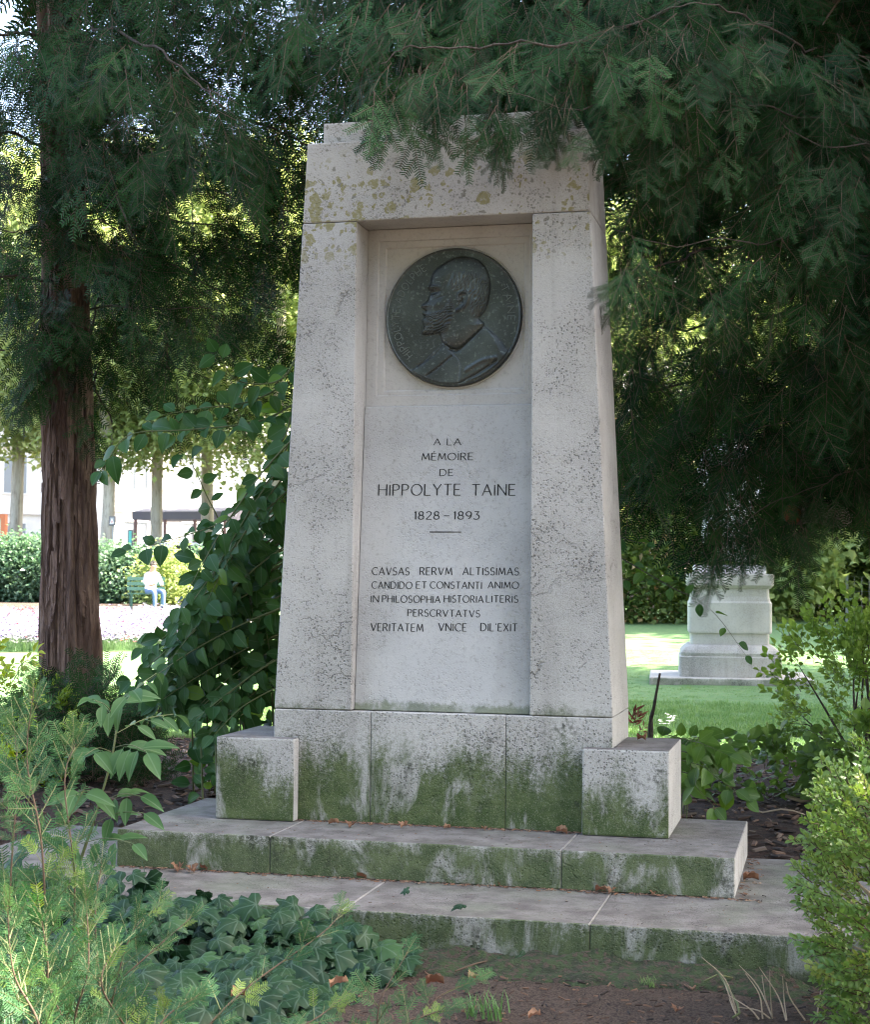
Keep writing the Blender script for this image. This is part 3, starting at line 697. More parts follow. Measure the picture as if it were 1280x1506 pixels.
M_LAWN = groundmat('lawn_turf', [(.085, .175, .065), (.11, .21, .08), (.15, .20, .09), (.065, .135, .05)], [.9, 12, 90], .6, .01)
M_PATH = groundmat('pale_gravel', [(.15, .13, .115), (.18, .16, .14), (.11, .10, .085)], [3, 60], .3, .005)
M_ROAD = groundmat('street_asphalt', [(.10, .10, .10), (.13, .13, .125)], [20], .2, .004)
E_ = lambda x: .12*mnoise.noise(Vector((x*2.1, 0, 7)))+.05*mnoise.noise(Vector((x*9, 3, 1)))
# one sheet to the horizon, dense near the camera
def ring_ground():
    ys = list(np.arange(-8, 10, .25))+list(np.arange(10, 60, 1.5))+[62, 80, 120, 200, 420]; xs_ = [-300, -120, -60, -30, -15]+list(np.arange(-9, 9.1, .3))+[15, 30, 60, 120, 300]
    V = [(x, y, gz(x, y)-.002) for y in ys for x in xs_]; n_ = len(xs_)
    return [(j*n_+i, j*n_+i+1, (j+1)*n_+i+1, (j+1)*n_+i) for j in range(len(ys)-1) for i in range(n_-1)], V
F, V = ring_ground(); link('soil_ground', mesh_from('soil_ground', V, F, M_SOIL, True), None, None, 'structure')
sheet('mulch_bed', -7, 7, .1, 5.2, .25, .006, M_MULCH)
sheet('lawn', -14, 24, 4.55, 41, .5, .016, M_LAWN, E_)
sheet('gravel_path', -26, -6.5, 21.8, 25.0, .6, .03, M_PATH, E_)
sheet('street', -60, 60, 49.2, 58, 2, .02, M_ROAD)
sheet('sidewalk', -60, 60, 58, 61, 2, .14, M_PATH)

def chip_mesh(l, w_, h, mat, seed):
    r = random.Random(seed); b = [(-w_*.5*r.uniform(.6, 1), -l/2, 0), (w_*.5, -l/2*r.uniform(.7, 1), 0), (w_*.35*r.uniform(.5, 1.2), l/2, .0), (-w_*.5, l/2*r.uniform(.6, 1), 0)]
    return hexa([(x, y, z) for x, y, z in b], [(x*.8, y*.9, h*r.uniform(.7, 1.4)) for x, y, z in b], bev=0, name='bark_chip', mat=mat)
M_CH = [flat('chip_dark', (.055, .032, .022), .9), flat('chip_brown', (.13, .075, .048), .85), flat('chip_pale', (.16, .115, .085), .85), flat('chip_black', (.025, .018, .015), .9)]
chips = [chip_mesh(.05, .018, .006, M_CH[k % 4] if k != 2 or k < 9 else M_CH[2], k) for k in range(8)]
def on_ground(x, y): return Vector((x, y, gz(x, y)))
def randrot(tilt=.5):
    n_ = Vector((rd.uniform(-tilt, tilt), rd.uniform(-tilt, tilt), 1)); a = rd.uniform(0, 6.283); return basis((math.cos(a), math.sin(a), rd.uniform(-tilt, tilt)*.5), n_)
it = []
for k in range(5200):
    x, y = rd.uniform(-3.4, 3.8), rd.uniform(.15, 4.9)
    if abs(x) < 1.27 and y < .55: continue
    v = rd.choice([0, 0, 1, 1, 3, 3, 7, 4, 5, 2]); it.append((on_ground(x, y)+Vector((0, 0, .012)), randrot(), rd.uniform(.5, 1.7), v))
scatter('bark_chips', it, chips, None, 'dark brown bark mulch spread over the bed behind the memorial', 'mulch')
litter = [chip_mesh(.022, .0045, .003, M_CH[(0, 3, 1)[k % 3]], 30+k) for k in range(6)]
it = [(on_ground(x, y)+Vector((0, 0, .008)), randrot(.7), rd.uniform(.35, 1.5), rd.randrange(6)) for x, y in ((rd.uniform(-2.4, 2.7), rd.uniform(-2.9, -1.02)) for k in range(5200))]
scatter('ground_litter', it, litter, None, 'small chips and needles strewn over the reddish bare soil in front', 'litter')
it = []
for k in range(1500):     # needles and crumbs caught along the foot of each step
    if k < 550: x = rd.uniform(-BX0, BX0); y = -.006-abs(rd.gauss(0, .018)); z = Z2
    elif k < 1250: x = rd.uniform(-A2-.02, A2+.10); y = Y2F-.003-abs(rd.gauss(0, .022)); z = Z1
    elif k < 1330: x = A2+.01+abs(rd.gauss(0, .03)); y = rd.uniform(Y2F, .5); z = Z1
    else: x = rd.uniform(-1.9, 1.9); y = rd.uniform(Y1F+.02, Y2F); z = Z1
    it.append((Vector((x, y, z+.002)), randrot(.3), rd.uniform(.2, .8)*(.6 if k > 1330 else 1), rd.randrange(6)))
for k in range(160): it.append((Vector((rd.uniform(-A2, A2), rd.uniform(Y2F, -.08), Z2+.002)), randrot(.3), rd.uniform(.15, .4), rd.randrange(6)))
scatter('step_litter', it, [chip_mesh(.03, .006, .003, m, 50+i) for i, m in enumerate([M_CH[1], M_CH[0], flat('rust_litter', (.20, .10, .055), .9), M_CH[1], flat('tan_litter', (.26, .17, .11), .9), M_CH[3]])], None, 'rust brown needles and crumbs gathered along the foot of the steps', 'litter')
# moss cushion strip along the foot of the lower step
MOSS = NT('moss_cushion'); P = MOSS.pos().outputs['Position']
c = MOSS.mix(MOSS.mapr(MOSS.noise(P, 22, 5), .4, .6), (.018, .028, .012), (.032, .055, .018)); c = MOSS.mix(MOSS.mapr(MOSS.noise(P, 45, 4), .50, .60), c, (.06, .042, .032))
MOSS.l(c, MOSS.p.inputs['Base Color']); MOSS.p.inputs['Roughness'].default_value = 1; MOSS.l(MOSS.bump(MOSS.noise(P, 110, 4), 1, .02), MOSS.p.inputs['Normal'])
V = []; F = []; nx, ny = 150, 14
for j in range(ny+1):
    for i in range(nx+1):
        x = -.35+i*(1.9)/nx; wd = .20+.07*mnoise.noise(Vector((x*3, 1, 2)))+.05*mnoise.noise(Vector((x*11, 5, 2))); t_ = j/ny; y = Y1F-.004-wd*t_
        h = .055*(1-t_)**.8*(1+.7*mnoise.noise(Vector((x*9, y*14, 0))))*min(1, i/12, (nx-i)/12); V.append((x, y, gz(x, y)+h-.004+.006*mnoise.noise(Vector((x*40, y*40, 0)))))
for j in range(ny):
    for i in range(nx): a = j*(nx+1)+i; F.append((a+nx+1, a+nx+2, a+1, a))
o = link('moss_bank', mesh_from('moss_bank', V, F, MOSS.m, True), None, None, 'stuff'); tagp(o, 'dark green moss hugging the foot of the lowest step', 'moss')
# grass blades on the nearest lawn
def tuft(seed, n, h, mat, spread=.03):
    r = random.Random(seed); mb = MB()
    for k in range(n):
        x, y = r.uniform(-spread, spread), r.uniform(-spread, spread); a = r.uniform(0, 6.28); l = h*r.uniform(.5, 1.2); dx_, dy_ = math.cos(a)*l*.5, math.sin(a)*l*.5; w_ = .0022
        px_, py_ = -math.sin(a)*w_, math.cos(a)*w_
        mb.add([(x-px_, y-py_, 0), (x+px_, y+py_, 0), (x+dx_*.4+px_*.7, y+dy_*.4+py_*.7, l*.6), (x+dx_*.4-px_*.7, y+dy_*.4-py_*.7, l*.6), (x+dx_, y+dy_, l*.95)], [(0, 1, 2, 3), (3, 2, 4)])
    return mb.mesh('grass_tuft', mat)
M_GR = leafmat('grass_blade', (.075, .175, .055), (.14, .245, .085), .3, .5, .3)
tf = [tuft(k, 46, .045, M_GR, .11) for k in range(3)]
it = []
for k in range(15000):
    y = 4.5+13*rd.random()**1.3; x = rd.uniform(-5.6, 6.5)
    it.append((on_ground(x, y)+Vector((0, 0, .01)), randrot(.1), rd.uniform(.6, 1.2)*(.45 if y > 9 else 1), k))
scatter('lawn_grass', it, tf, None, 'short mown grass covering the park lawn', 'grass')

# ------------------------------------------------------------------ yews
sprays = [yew_spray(k, .26, 4+k % 2, mats=[M_NEED, M_TWIG]) for k in range(5)]+[yew_spray(k+10, .26, 4+k % 2, .027, .0074, [M_NEED, M_TWIG], .0145) for k in range(5)]
def curtain(limb, step, lat, lens, size=1., out=None, sway=.5, seg=.135):
    """pendulous shoots hanging from a limb: returns spray placements"""
    res = []; P = spline(limb, 10); 
    for a, b in zip(P[:-1], P[1:]):
        k = max(1, int((b-a).length/step+rd.random()))
        for q in range(k):
            p = a.lerp(b, rd.random()); tan = (b-a).normalized(); sd = tan.cross(Vector((0, 0, 1))).normalized()
            p = p+sd*rd.uniform(-lat, lat)+Vector((0, 0, rd.uniform(-.05, .10)))
            d = (tan*rd.uniform(-.1, 1)*sway+sd*rd.uniform(-.8, .8)*sway+Vector((0, 0, -rd.uniform(.2, .7)))).normalized()
            L = rd.uniform(*lens); n_ = max(1, int(L/seg)); al = rd.uniform(0, 6.28)
            for i in range(n_):
                d = (d+Vector((0, 0, -.22))+rv(.10)).normalized(); p = p+d*seg
                s_ = Vector((math.cos(al+i*2.4), math.sin(al+i*2.4), 0)); dd = (d+s_*rd.uniform(.1, .65)).normalized()
                nn = Vector((rd.uniform(-.5, .5), rd.uniform(-1, -.3), .5))
                res.append((p.copy(), basis(dd, nn), size*rd.uniform(.75, 1.25), rd.randrange(5)))
    return res
def limb_obj(mb, pts, r0, r1):
    r0 *= .6; r1 *= .5; P = spline(pts, 8); n_ = len(P); mb.tube([p+Vector((mnoise.noise(p*3.1), mnoise.noise(p*3.1+Vector((9, 0, 0))), mnoise.noise(p*2.7+Vector((0, 7, 0)))))*.085+rv(.008) for p in P], [r0+(r1-r0)*i/(n_-1) for i in range(n_)], 6)
def build_yew(root, limbs, extra, near_n=250, uvbox=None):
    """limbs: (pixel polyline with depth, radius, curtain args). Nearest sprays in view become parts"""
    items = []
    for pts, r, step, lat, lens, size in limbs:
        W_ = [at(*p) for p in pts]; mb = MB(); limb_obj(mb, W_, r, r*.3); mb.obj('limb', M_BARKD, root, True)
        items += curtain(W_, step, lat, lens, size)
    keep = []
    for q in items:
        u, v, d = px(q[0])
        if root['category'] == 'yew' and u > 330 and v > MASKLINE(u, d): continue
        if d > 8.5: q = (q[0], q[1], q[2], q[3]+5)
        keep.append((d, u, v, q))
    keep.sort(key=lambda k: k[0]); near = [k for k in keep if -20 < k[1] < 1300 and -20 < k[2] < 1500][:near_n]; ids = {id(k) for k in near}
    for k in near: q = k[3]; place('branchlet', sprays[q[3]], q[0], q[1], q[2], root)
    rest = [k[3] for k in keep if id(k) not in ids]+[(a_, b_, c_, e_ % 5+5) for a_, b_, c_, e_ in extra]
    scatter('foliage', rest, sprays, root)
def MASKLINE(u, d):                      # where foliage nearer than the memorial has to stop, so that it does not hang over its face
    if d < 7.3 and 450 < u < 872:
        return 205+38*mnoise.noise(Vector((u*.02, 0, 3)))-(60 if u < 560 else 0)
    if d < 7.6 and u < 905: return 480 if 884 < u else 205
    return 905
def trunk_mesh(pts, rads, flute=.1, n=72, seed=0, lift=0):
    P = spline(pts, 26); m_ = len(P); V = []; F = []
    for i, p in enumerate(P):
        t_ = i/(m_-1)*(len(rads)-1); k = min(len(rads)-2, int(t_)); r = rads[k]+(rads[k+1]-rads[k])*(t_-k)
        for j in range(n):
            a = 2*math.pi*j/n; ca, sa = math.cos(a), math.sin(a)
            f1 = mnoise.noise(Vector((ca*2.1, sa*2.1, p.z*.35+seed))); f2 = mnoise.noise(Vector((ca*5, sa*5, p.z*.8+seed))); f3 = mnoise.noise(Vector((ca*17, sa*17, p.z*2.6+seed)))
            ri = r*(1+flute*2.2*f1-flute*1.6*abs(f2)*1.4+flute*.8*f3); ri += max(0, .35-i/m_)*0
            V.append((p.x+ca*ri, p.y+sa*ri, p.z))
    for i in range(m_-1):
        for j in range(n): F.append((i*n+j, i*n+(j+1) % n, (i+1)*n+(j+1) % n, (i+1)*n+j))
    return mesh_from('trunk', V, F, None, True)
def cloud(c, r, n_, size, lo=-.2, dens=.0, freq=.8):
    out = []
    while len(out) < n_:
        p = rv(1)
        if p.length > 1: continue
        q = Vector((c[0]+p.x*r[0], c[1]+p.y*r[1], c[2]+p.z*r[2]))
        if mnoise.noise(q*freq) < dens: continue
        out.append((q, basis((p.x+rd.uniform(-.5, .5), p.y+rd.uniform(-.5, .5), -.4+rd.uniform(-.4, .4)), (rd.uniform(-.5, .5), rd.uniform(-.5, .5), 1)), size*rd.uniform(.7, 1.3), rd.randrange(5)))
    return out

# first yew: trunk in view
tb = at(103, 1105, 9.9); tb.z = gz(tb.x, tb.y)-.05
ytree = empty('yew_tree', tb, 'old yew with a reddish fluted trunk in view and drooping dark boughs', 'yew', 'yews')
tp = [tb, at(103, 1000, 9.9), at(101, 850, 9.9), at(98, 600, 9.9), at(94, 300, 9.85), at(88, 0, 9.8), at(90, -500, 9.8), at(96, -1100, 9.8)]
tr = link('trunk', trunk_mesh(tp, [.235, .185, .168, .155, .143, .13, .10, .05], .13, 128, 3), ytree, M_BARK)
mb = MB()     # peeling bark strips, each a raised sliver
for k in range(240):
    u0 = rd.uniform(60, 145); v0 = rd.uniform(420, 985); t_ = (v0+200)/1200
    c0 = at(100, v0, 9.9); r_ = .162; a = math.asin(max(-.96, min(.96, (u0-101)/46)))
    ax = Vector((CR.x, CR.y, 0)); ay = -Vector((_f.x, _f.y, 0)).normalized(); nd = ax*math.sin(a)+ay*math.cos(a); td = ax*math.cos(a)-ay*math.sin(a)
    l = rd.uniform(.05, .26); w_ = rd.uniform(.008, .026); o1 = c0+nd*(r_+.002)
    mb.add([o1-td*w_*.5, o1+td*w_*.5, o1+td*w_*.4+Vector((0, 0, l))+nd*rd.uniform(-.004, .004), o1-td*w_*.4+Vector((0, 0, l)), o1+td*w_*.3+nd*.014-Vector((0, 0, l*.2))], [(0, 1, 2, 3), (0, 4, 1)])
mb.obj('peeling_bark', M_BARK, ytree, False, 'stuff')
LM = [  # pts (u, v, D), radius, step, lateral, lengths, size
 ([(95, 60, 9.8), (250, 10, 9.6), (430, 30, 9.3)], .03, .030, .30, (.25, .6), 1.05),
 ([(95, -60, 9.8), (250, -90, 9.0), (480, -60, 8.4)], .035, .030, .35, (.3, .8), 1.05),
 ([(95, 210, 9.85), (240, 165, 9.7), (400, 190, 9.6), (470, 230, 9.5)], .026, .030, .28, (.25, .6), 1.0),
 ([(95, 330, 9.9), (220, 290, 10.1), (350, 300, 10.2), (460, 330, 10.3)], .024, .032, .28, (.25, .6), 1.0),
 ([(130, 452, 9.9), (250, 456, 9.6), (330, 460, 9.5)], .011, .10, .15, (.15, .35), .9),
 ([(140, 520, 10.0), (150, 430, 10.0), (210, 385, 10.0), (330, 430, 10.1), (440, 470, 10.2)], .014, .045, .25, (.2, .5), .95),
 ([(150, 620, 10.0), (137, 560, 10.0), (180, 520, 10.2), (300, 560, 10.4), (430, 540, 10.5)], .010, .060, .25, (.15, .42), .9),
 ([(95, 240, 9.8), (30, 215, 9.4), (-80, 240, 9.0)], .025, .032, .25, (.3, .7), 1.0),
 ([(95, 420, 9.8), (30, 395, 9.6), (-90, 420, 9.5)], .022, .034, .22, (.25, .6), 1.0),
 ([(95, 60, 9.8), (20, 40, 9.2), (-90, 60, 9.0)], .025, .03, .25, (.3, .7), 1.0),
 ([(90, 150, 9.7), (150, 170, 9.0), (230, 190, 8.4)], .020, .045, .25, (.25, .6), 1.0),
 ([(95, 20, 9.7), (140, 40, 8.8), (260, 90, 8.1), (330, 160, 7.9)], .020, .030, .25, (.2, .5), 1.05),
 ([(92, 440, 9.7), (90, 440, 9.5), (60, 470, 9.45)], .008, .03, .14, (.15, .40), .9),
 ([(95, 300, 9.8), (150, 330, 9.3), (200, 380, 9.1)], .012, .03, .16, (.2, .45), .95),
 ([(10, 520, 10.2), (-40, 540, 10.2), (-90, 560, 10.2)], .010, .03, .25, (.2, .5), .9),
 ([(120, 90, 11.0), (280, 70, 11.2), (500, 90, 11.3)], .02, .050, .30, (.3, .7), 1.25),
 ([(120, 200, 11.0), (300, 190, 11.3), (500, 230, 11.4)], .02, .055, .30, (.3, .7), 1.25),
 ([(120, 310, 11.2), (300, 330, 11.4), (480, 350, 11.4)], .016, .060, .30, (.2, .6), 1.2),
 ([(120, 400, 11.2), (250, 430, 11.4), (480, 400, 11.4)], .012, .075, .30, (.2, .5), 1.2),
 ([(-60, 130, 11.2), (30, 130, 11.4), (120, 110, 11.4)], .012, .06, .30, (.3, .6), 1.2),
 ([(-60, 330, 11.2), (30, 330, 11.4), (120, 310, 11.4)], .012, .07, .30, (.3, .6), 1.2),
 ([(95, 480, 9.8), (60, 500, 9.62), (45, 530, 9.6)], .008, .02, .12, (.2, .45), .9)]
ex = cloud(at(180, -520, 10.3), (3.0, 2.4, 2.0), 2200, 2.3, dens=-.05)
# dark suckers round the foot of the trunk
it = []
for k in range(420):
    u = rd.uniform(30, 235); v = rd.uniform(1040, 1185); p = at(u, v+rd.uniform(-60, 0) if 55 < u < 170 else v, rd.uniform(9.0, 9.9)); p.z = max(p.z, gz(p.x, p.y)+.02)
    it.append((p, basis((rd.uniform(-.8, .8), rd.uniform(-.8, .2), rd.uniform(0, 1)), (rd.uniform(-.5, .5), -.8, .6)), rd.uniform(.6, 1.0), k))
build_yew(ytree, LM, ex+it, 230)

# second yew: trunk out of view, boughs over the memorial
t2 = at(1520, 1060, 10.2); t2.z = gz(t2.x, t2.y)-.05
ytree2 = empty('yew_tree', t2, 'dark yew whose boughs droop over the top of the memorial', 'yew', 'yews')
link('trunk', trunk_mesh([t2, t2+Vector((0, 0, 1.2)), t2+Vector((-.1, 0, 2.6)), t2+Vector((-.2, 0, 4.2)), t2+Vector((-.2, 0, 6.5))], [.30, .22, .19, .16, .08], .12, 64, 8), ytree2, M_BARK)
T = (1500, 10.2)
RM = [
 ([(1480, 420, 10.2), (1280, 590, 9.8), (1080, 640, 9.4), (880, 680, 9.0)], .030, .040, .28, (.15, .55), .95),
 ([(1480, 560, 10.2), (1280, 668, 9.9), (1180, 700, 9.7), (1040, 735, 9.5)], .014, .034, .22, (.12, .42), .95),
 ([(1480, 330, 10.2), (1250, 520, 9.5), (1050, 560, 9.0), (890, 600, 8.6)], .024, 0.038, .30, (.25, .7), 1.0),
 ([(1480, 250, 10.2), (1250, 420, 8.9), (1050, 470, 8.3), (900, 490, 8.0)], .024, 0.038, .28, (.3, .7), 1.0),
 ([(1480, 150, 10.2), (1250, 330, 8.4), (1050, 370, 7.7), (905, 395, 7.35)], .022, 0.041, .22, (.2, .55), 1.0),
 ([(1480, 60, 10.2), (1250, 220, 8.6), (1050, 250, 8.1), (900, 270, 8.0)], .026, 0.035, .30, (.3, .7), 1.0),
 ([(1480, 0, 10.2), (1250, 80, 8.4), (1050, 100, 7.8), (860, 130, 7.7)], .026, 0.035, .30, (.3, .7), 1.0),
 ([(1480, -50, 10.2), (1250, -30, 8.0), (1000, -60, 7.2), (760, -40, 6.9), (560, -20, 6.9)], .030, 0.035, .30, (.3, .7), 1.0),
 ([(1480, -200, 10.2), (1250, -140, 8.4), (1000, -160, 8.0), (700, -100, 8.0), (470, -40, 8.0)], .030, 0.035, .35, (.4, .9), 1.05),
 ([(1480, -100, 10.2), (1200, -20, 9.0), (900, 20, 8.6), (620, 10, 8.5), (440, 20, 8.6)], .028, 0.038, .30, (.3, .6), 1.0),
 ([(1200, -60, 7.6), (950, 30, 6.9), (800, 60, 6.55), (640, 70, 6.45), (560, 105, 6.4)], .014, 0.032, .15, (.15, .5), .95),
 ([(1150, 40, 7.4), (980, 110, 6.9), (850, 140, 6.6), (740, 140, 6.5)], .010, 0.035, .12, (.1, .32), .85),
 ([(1350, 230, 8.0), (1200, 330, 7.1), (1030, 355, 6.8), (915, 350, 6.65)], .008, .050, .12, (.1, .38), .80),
 ([(1300, 120, 8.0), (1150, 60, 7.0), (1020, 20, 6.6), (900, 40, 6.5)], .010, 0.041, .18, (.2, .5), .9),
 ([(1350, 260, 8.0), (1200, 170, 7.2), (1050, 170, 6.9), (930, 200, 6.8)], .010, .030, .18, (.15, .45), .9),
 ([(1400, 300, 8.0), (1300, 230, 7.1), (1150, 200, 6.9)], .012, .030, .20, (.25, .6), .95),
 ([(1400, 430, 8.4), (1290, 380, 7.4), (1150, 350, 7.1)], .012, 0.041, .20, (.25, .6), .95),
 ([(1450, 520, 8.6), (1300, 470, 7.8), (1200, 480, 7.6)], .012, 0.041, .22, (.25, .65), 1.0),
 ([(1450, 620, 9.2), (1300, 640, 8.6), (1180, 690, 8.5)], .012, .045, .20, (.15, .5), .95),
 ([(1350, 560, 9.4), (1200, 620, 8.8), (1100, 650, 8.5), (1020, 690, 8.4)], .010, .034, .16, (.2, .5), .95),
 ([(1400, 640, 9.0), (1250, 690, 8.4), (1120, 760, 8.2), (1050, 800, 8.1)], .008, .060, .10, (.08, .25), .85),
 ([(1300, 700, 9.6), (1180, 735, 9.0), (1090, 740, 8.8), (1030, 770, 8.7)], .010, .050, .12, (.1, .30), .85)]
ex = cloud(at(1090, 590, 10.0), (1.0, .5, .42), 330, 1.2, dens=-.3)+cloud(at(1150, 190, 10.2), (1.3, .7, .8), 650, 1.3, dens=-.25)+cloud(at(760, 60, 9.6), (1.1, .6, .5), 420, 1.3, dens=-.25)+cloud((2.6, 3.0, 5.6), (3.9, 3.0, 1.9), 3600, 2.6, dens=-.05)+cloud((4.4, 3.3, 3.4), (1.6, 2.2, 2.2), 1300, 1.8, dens=-.05)+cloud((3.5, .7, 2.9), (1.3, 1.3, 1.3), 900, 1.6, dens=-.2)  # last cloud is unseen foliage added to dim the memorial's side face
build_yew(ytree2, RM, ex, 290)
# sawn limb stub with its reddish heartwood, under the boughs
mb = MB(); a = at(1240, 762, 9.0); b = at(1166, 757, 8.55)
SP = spline([a, a.lerp(b, .5)+Vector((0, 0, .03)), b], 5); mb.tube(SP, [.06, .066, .07, .073, .070, .066, .065, .062, .060, .058, .057], 14, .06)
stub = mb.obj('limb_stub', barkmat('stub_bark', (.10, .085, .08), (.22, .19, .17), 22), ytree2, True)
d_ = (SP[-1]-SP[-2]).normalized(); ax = d_.cross(Vector((0, 0, 1))).normalized(); ay = ax.cross(d_)
mb = MB(); c0 = SP[-1]+d_*.004; mb.add([c0+ax*math.cos(t)*.052*(1+.08*math.sin(3*t))+ay*math.sin(t)*.052 for t in np.linspace(0, 6.283, 20)[:-1]]+[c0+d_*.008], [(k, (k+1) % 19, 19) for k in range(19)])
mb.obj('sawn_end', flat('red_heartwood', (.22, .065, .03), .8), stub)

# ------------------------------------------------------------------ broad-leaved shrubs
def stems_with_leaves(root, stems, leafmeshes, gap, size, face, mat_stem, r0=.006, spread=.6, maxparts=290, hang=.3, skip=0.1, partname='leaf', stemname='stem'):
    items = []
    for pts in stems:
        P = spline(pts, 9); mb = MB(); n_ = len(P); mb.tube(P, [r0*(1-.75*i/(n_-1)) for i in range(n_)], 5); mb.obj(stemname, mat_stem, root, True)
        acc = 0; sg = 1; L = sum((b-a).length for a, b in zip(P[:-1], P[1:])); run = 0
        for a, b in zip(P[:-1], P[1:]):
            seg = (b-a).length; run += seg; acc += seg
            while acc > gap:
                acc -= gap; sg = -sg
                if run < L*skip: continue
                p = b-(b-a).normalized()*acc*0; tan = (b-a).normalized()
                f_ = (Vector(face)+rv(.55)).normalized(); side = tan.cross(f_).normalized()*sg
                d = (side*.8+tan*rd.uniform(.1, .8)+Vector((0, 0, -hang))+rv(.15)).normalized()
                uu, vv, _d = px(p+d*.05)
                if 200 < uu < 243 and 815 < vv < 885: continue      # a gap in the shrub opens on the bench
                items.append((p, basis(d, f_), size*rd.uniform(.65, 1.15), rd.randrange(len(leafmeshes))))
        tan = (P[-1]-P[-2]).normalized(); items.append((P[-1], basis(tan, face), size*.8, 0))
    items.sort(key=lambda q: px(q[0])[2])
    for q in items[:maxparts]: place(partname, leafmeshes[q[3]], q[0], q[1], q[2], root)
    if items[maxparts:]: scatter('leaves', items[maxparts:], leafmeshes, root)
    return items
ovals = [oval_leaf(.105, .078, M_OVAL, .16, .15), oval_leaf(.10, .07, M_OVAL, .25, .3), oval_leaf(.112, .074, M_OVAL, .1, .22, 1.2), oval_leaf(.085, .068, M_OVAL, .3, -.1), oval_leaf(.118, .07, M_OVAL, .35, .5), oval_leaf(.095, .062, M_OVAL, -.1, .35)]
def PP(*l): return [at(*p) for p in l]
gb = at(340, 1120, 8.6); gb.z = gz(gb.x, gb.y)
shr = empty('oval_leaved_shrub', gb, 'dense shrub of large dark oval leaves beside the memorial, arching towards the yew trunk', 'shrub')
ST = [PP((440, 590, 8.9), (380, 620, 8.5), (280, 632, 8.2), (190, 640, 8.1), (150, 690, 8.0)),
      PP((430, 560, 8.8), (370, 590, 8.6), (300, 600, 8.4), (240, 610, 8.4)),
      PP((440, 520, 8.8), (410, 560, 8.6), (350, 560, 8.5), (320, 520, 8.4)),
      PP((300, 900, 8.6), (330, 800, 8.5), (300, 720, 8.4), (262, 640, 8.35)),
      PP((430, 640, 8.7), (400, 700, 8.5), (340, 760, 8.3), (265, 790, 8.2), (190, 810, 8.1)),
      PP((440, 700, 8.7), (400, 760, 8.5), (350, 790, 8.4), (320, 780, 8.3)),
      PP((430, 600, 8.8), (420, 640, 8.5), (400, 660, 8.4), (385, 640, 8.4))]
for k in range(44):
    k = k*25/44; v0 = 640+15*k+rd.uniform(-15, 15); v1 = 880+8*k+rd.uniform(-15, 20); D0 = rd.uniform(8.3, 9.1); u1 = (262 if v1 < 935 else 165+(v1-935)*.7)+rd.uniform(-8, 70)
    mid = .5; u0 = 445
    ST.append(PP((u0, v0, D0), (u0-(u0-u1)*.35, v0+(v1-v0)*.28, D0-.15), (u0-(u0-u1)*.7, v0+(v1-v0)*.65, D0-.3), (u1, v1+rd.uniform(0, 15), D0-.4)))
for k in range(12):
    u0 = rd.uniform(280, 420); g0 = at(u0, 1110, rd.uniform(8.2, 9.0)); g0.z = gz(g0.x, g0.y); u1 = u0+rd.uniform(-70, 10)
    ST.append([g0]+PP((u0-5, 1040, 8.6), ((u0+u1)/2, 980, 8.5), (u1, rd.uniform(800, 950), 8.4)))
stems_with_leaves(shr, ST, ovals, .053, 1.02, (-.15, -.85, .5), M_TWIGG, .006, skip=.03)
# sucker shrub right of the corner block
lil = [oval_leaf(.10, .075, M_LILAC, .15, .15), oval_leaf(.09, .068, M_LILAC, .2, .3)]
gb = at(1015, 1180, 7.8); gb.z = gz(gb.x, gb.y)
s2 = empty('low_leafy_shrub', gb, 'low suckers with round green leaves close behind the corner block facing the lawn', 'shrub')
ST = []
for k in range(13):
    u0 = rd.uniform(935, 1010); g0 = at(u0, 1160, rd.uniform(7.9, 8.5)); g0.z = gz(g0.x, g0.y); D_ = rd.uniform(7.7, 8.4)
    ST.append([g0]+PP((u0+10, 1110, D_), (u0+30, 1085, D_), (min(1085, u0+rd.uniform(50, 100)), rd.uniform(1085, 1120), D_)))
for a, b in (((1000, 1110), (1095, 1175)), ((1000, 1090), (1070, 1110)), ((1010, 1125), (1080, 1160)), ((1000, 1140), (1050, 1185))):
    ST.append(PP((a[0]-20, a[1]-10, 7.7), (a[0]+20, a[1], 7.6), ((a[0]+b[0])/2, (a[1]+b[1])/2-6, 7.5), (b[0], b[1], 7.45)))
stems_with_leaves(s2, ST, lil, .062, .95, (.1, -.75, .6), M_TWIGG, .003, skip=.25)
# twig with dark leaves hanging past the memorial's edge
s3 = empty('hanging_leafy_twig', at(885, 790, 7.7), 'thin twig with a few dark leaves dangling in front of the distant pedestal', 'twig')
dk = [oval_leaf(.075, .05, M_OVAL, .2, .2), oval_leaf(.09, .06, M_LILAC, .15, .1)]
stems_with_leaves(s3, [PP((880, 800, 7.9), (930, 830, 7.7), (985, 862, 7.5), (1030, 885, 7.42), (1060, 912, 7.4), (1096, 962, 7.35)), PP((880, 760, 8.0), (915, 790, 7.9), (950, 800, 7.8)), PP((880, 830, 7.9), (915, 850, 7.8), (950, 856, 7.7))],
                  dk, .085, .8, (.1, -.8, .4), M_BARKD, .003, skip=.05)
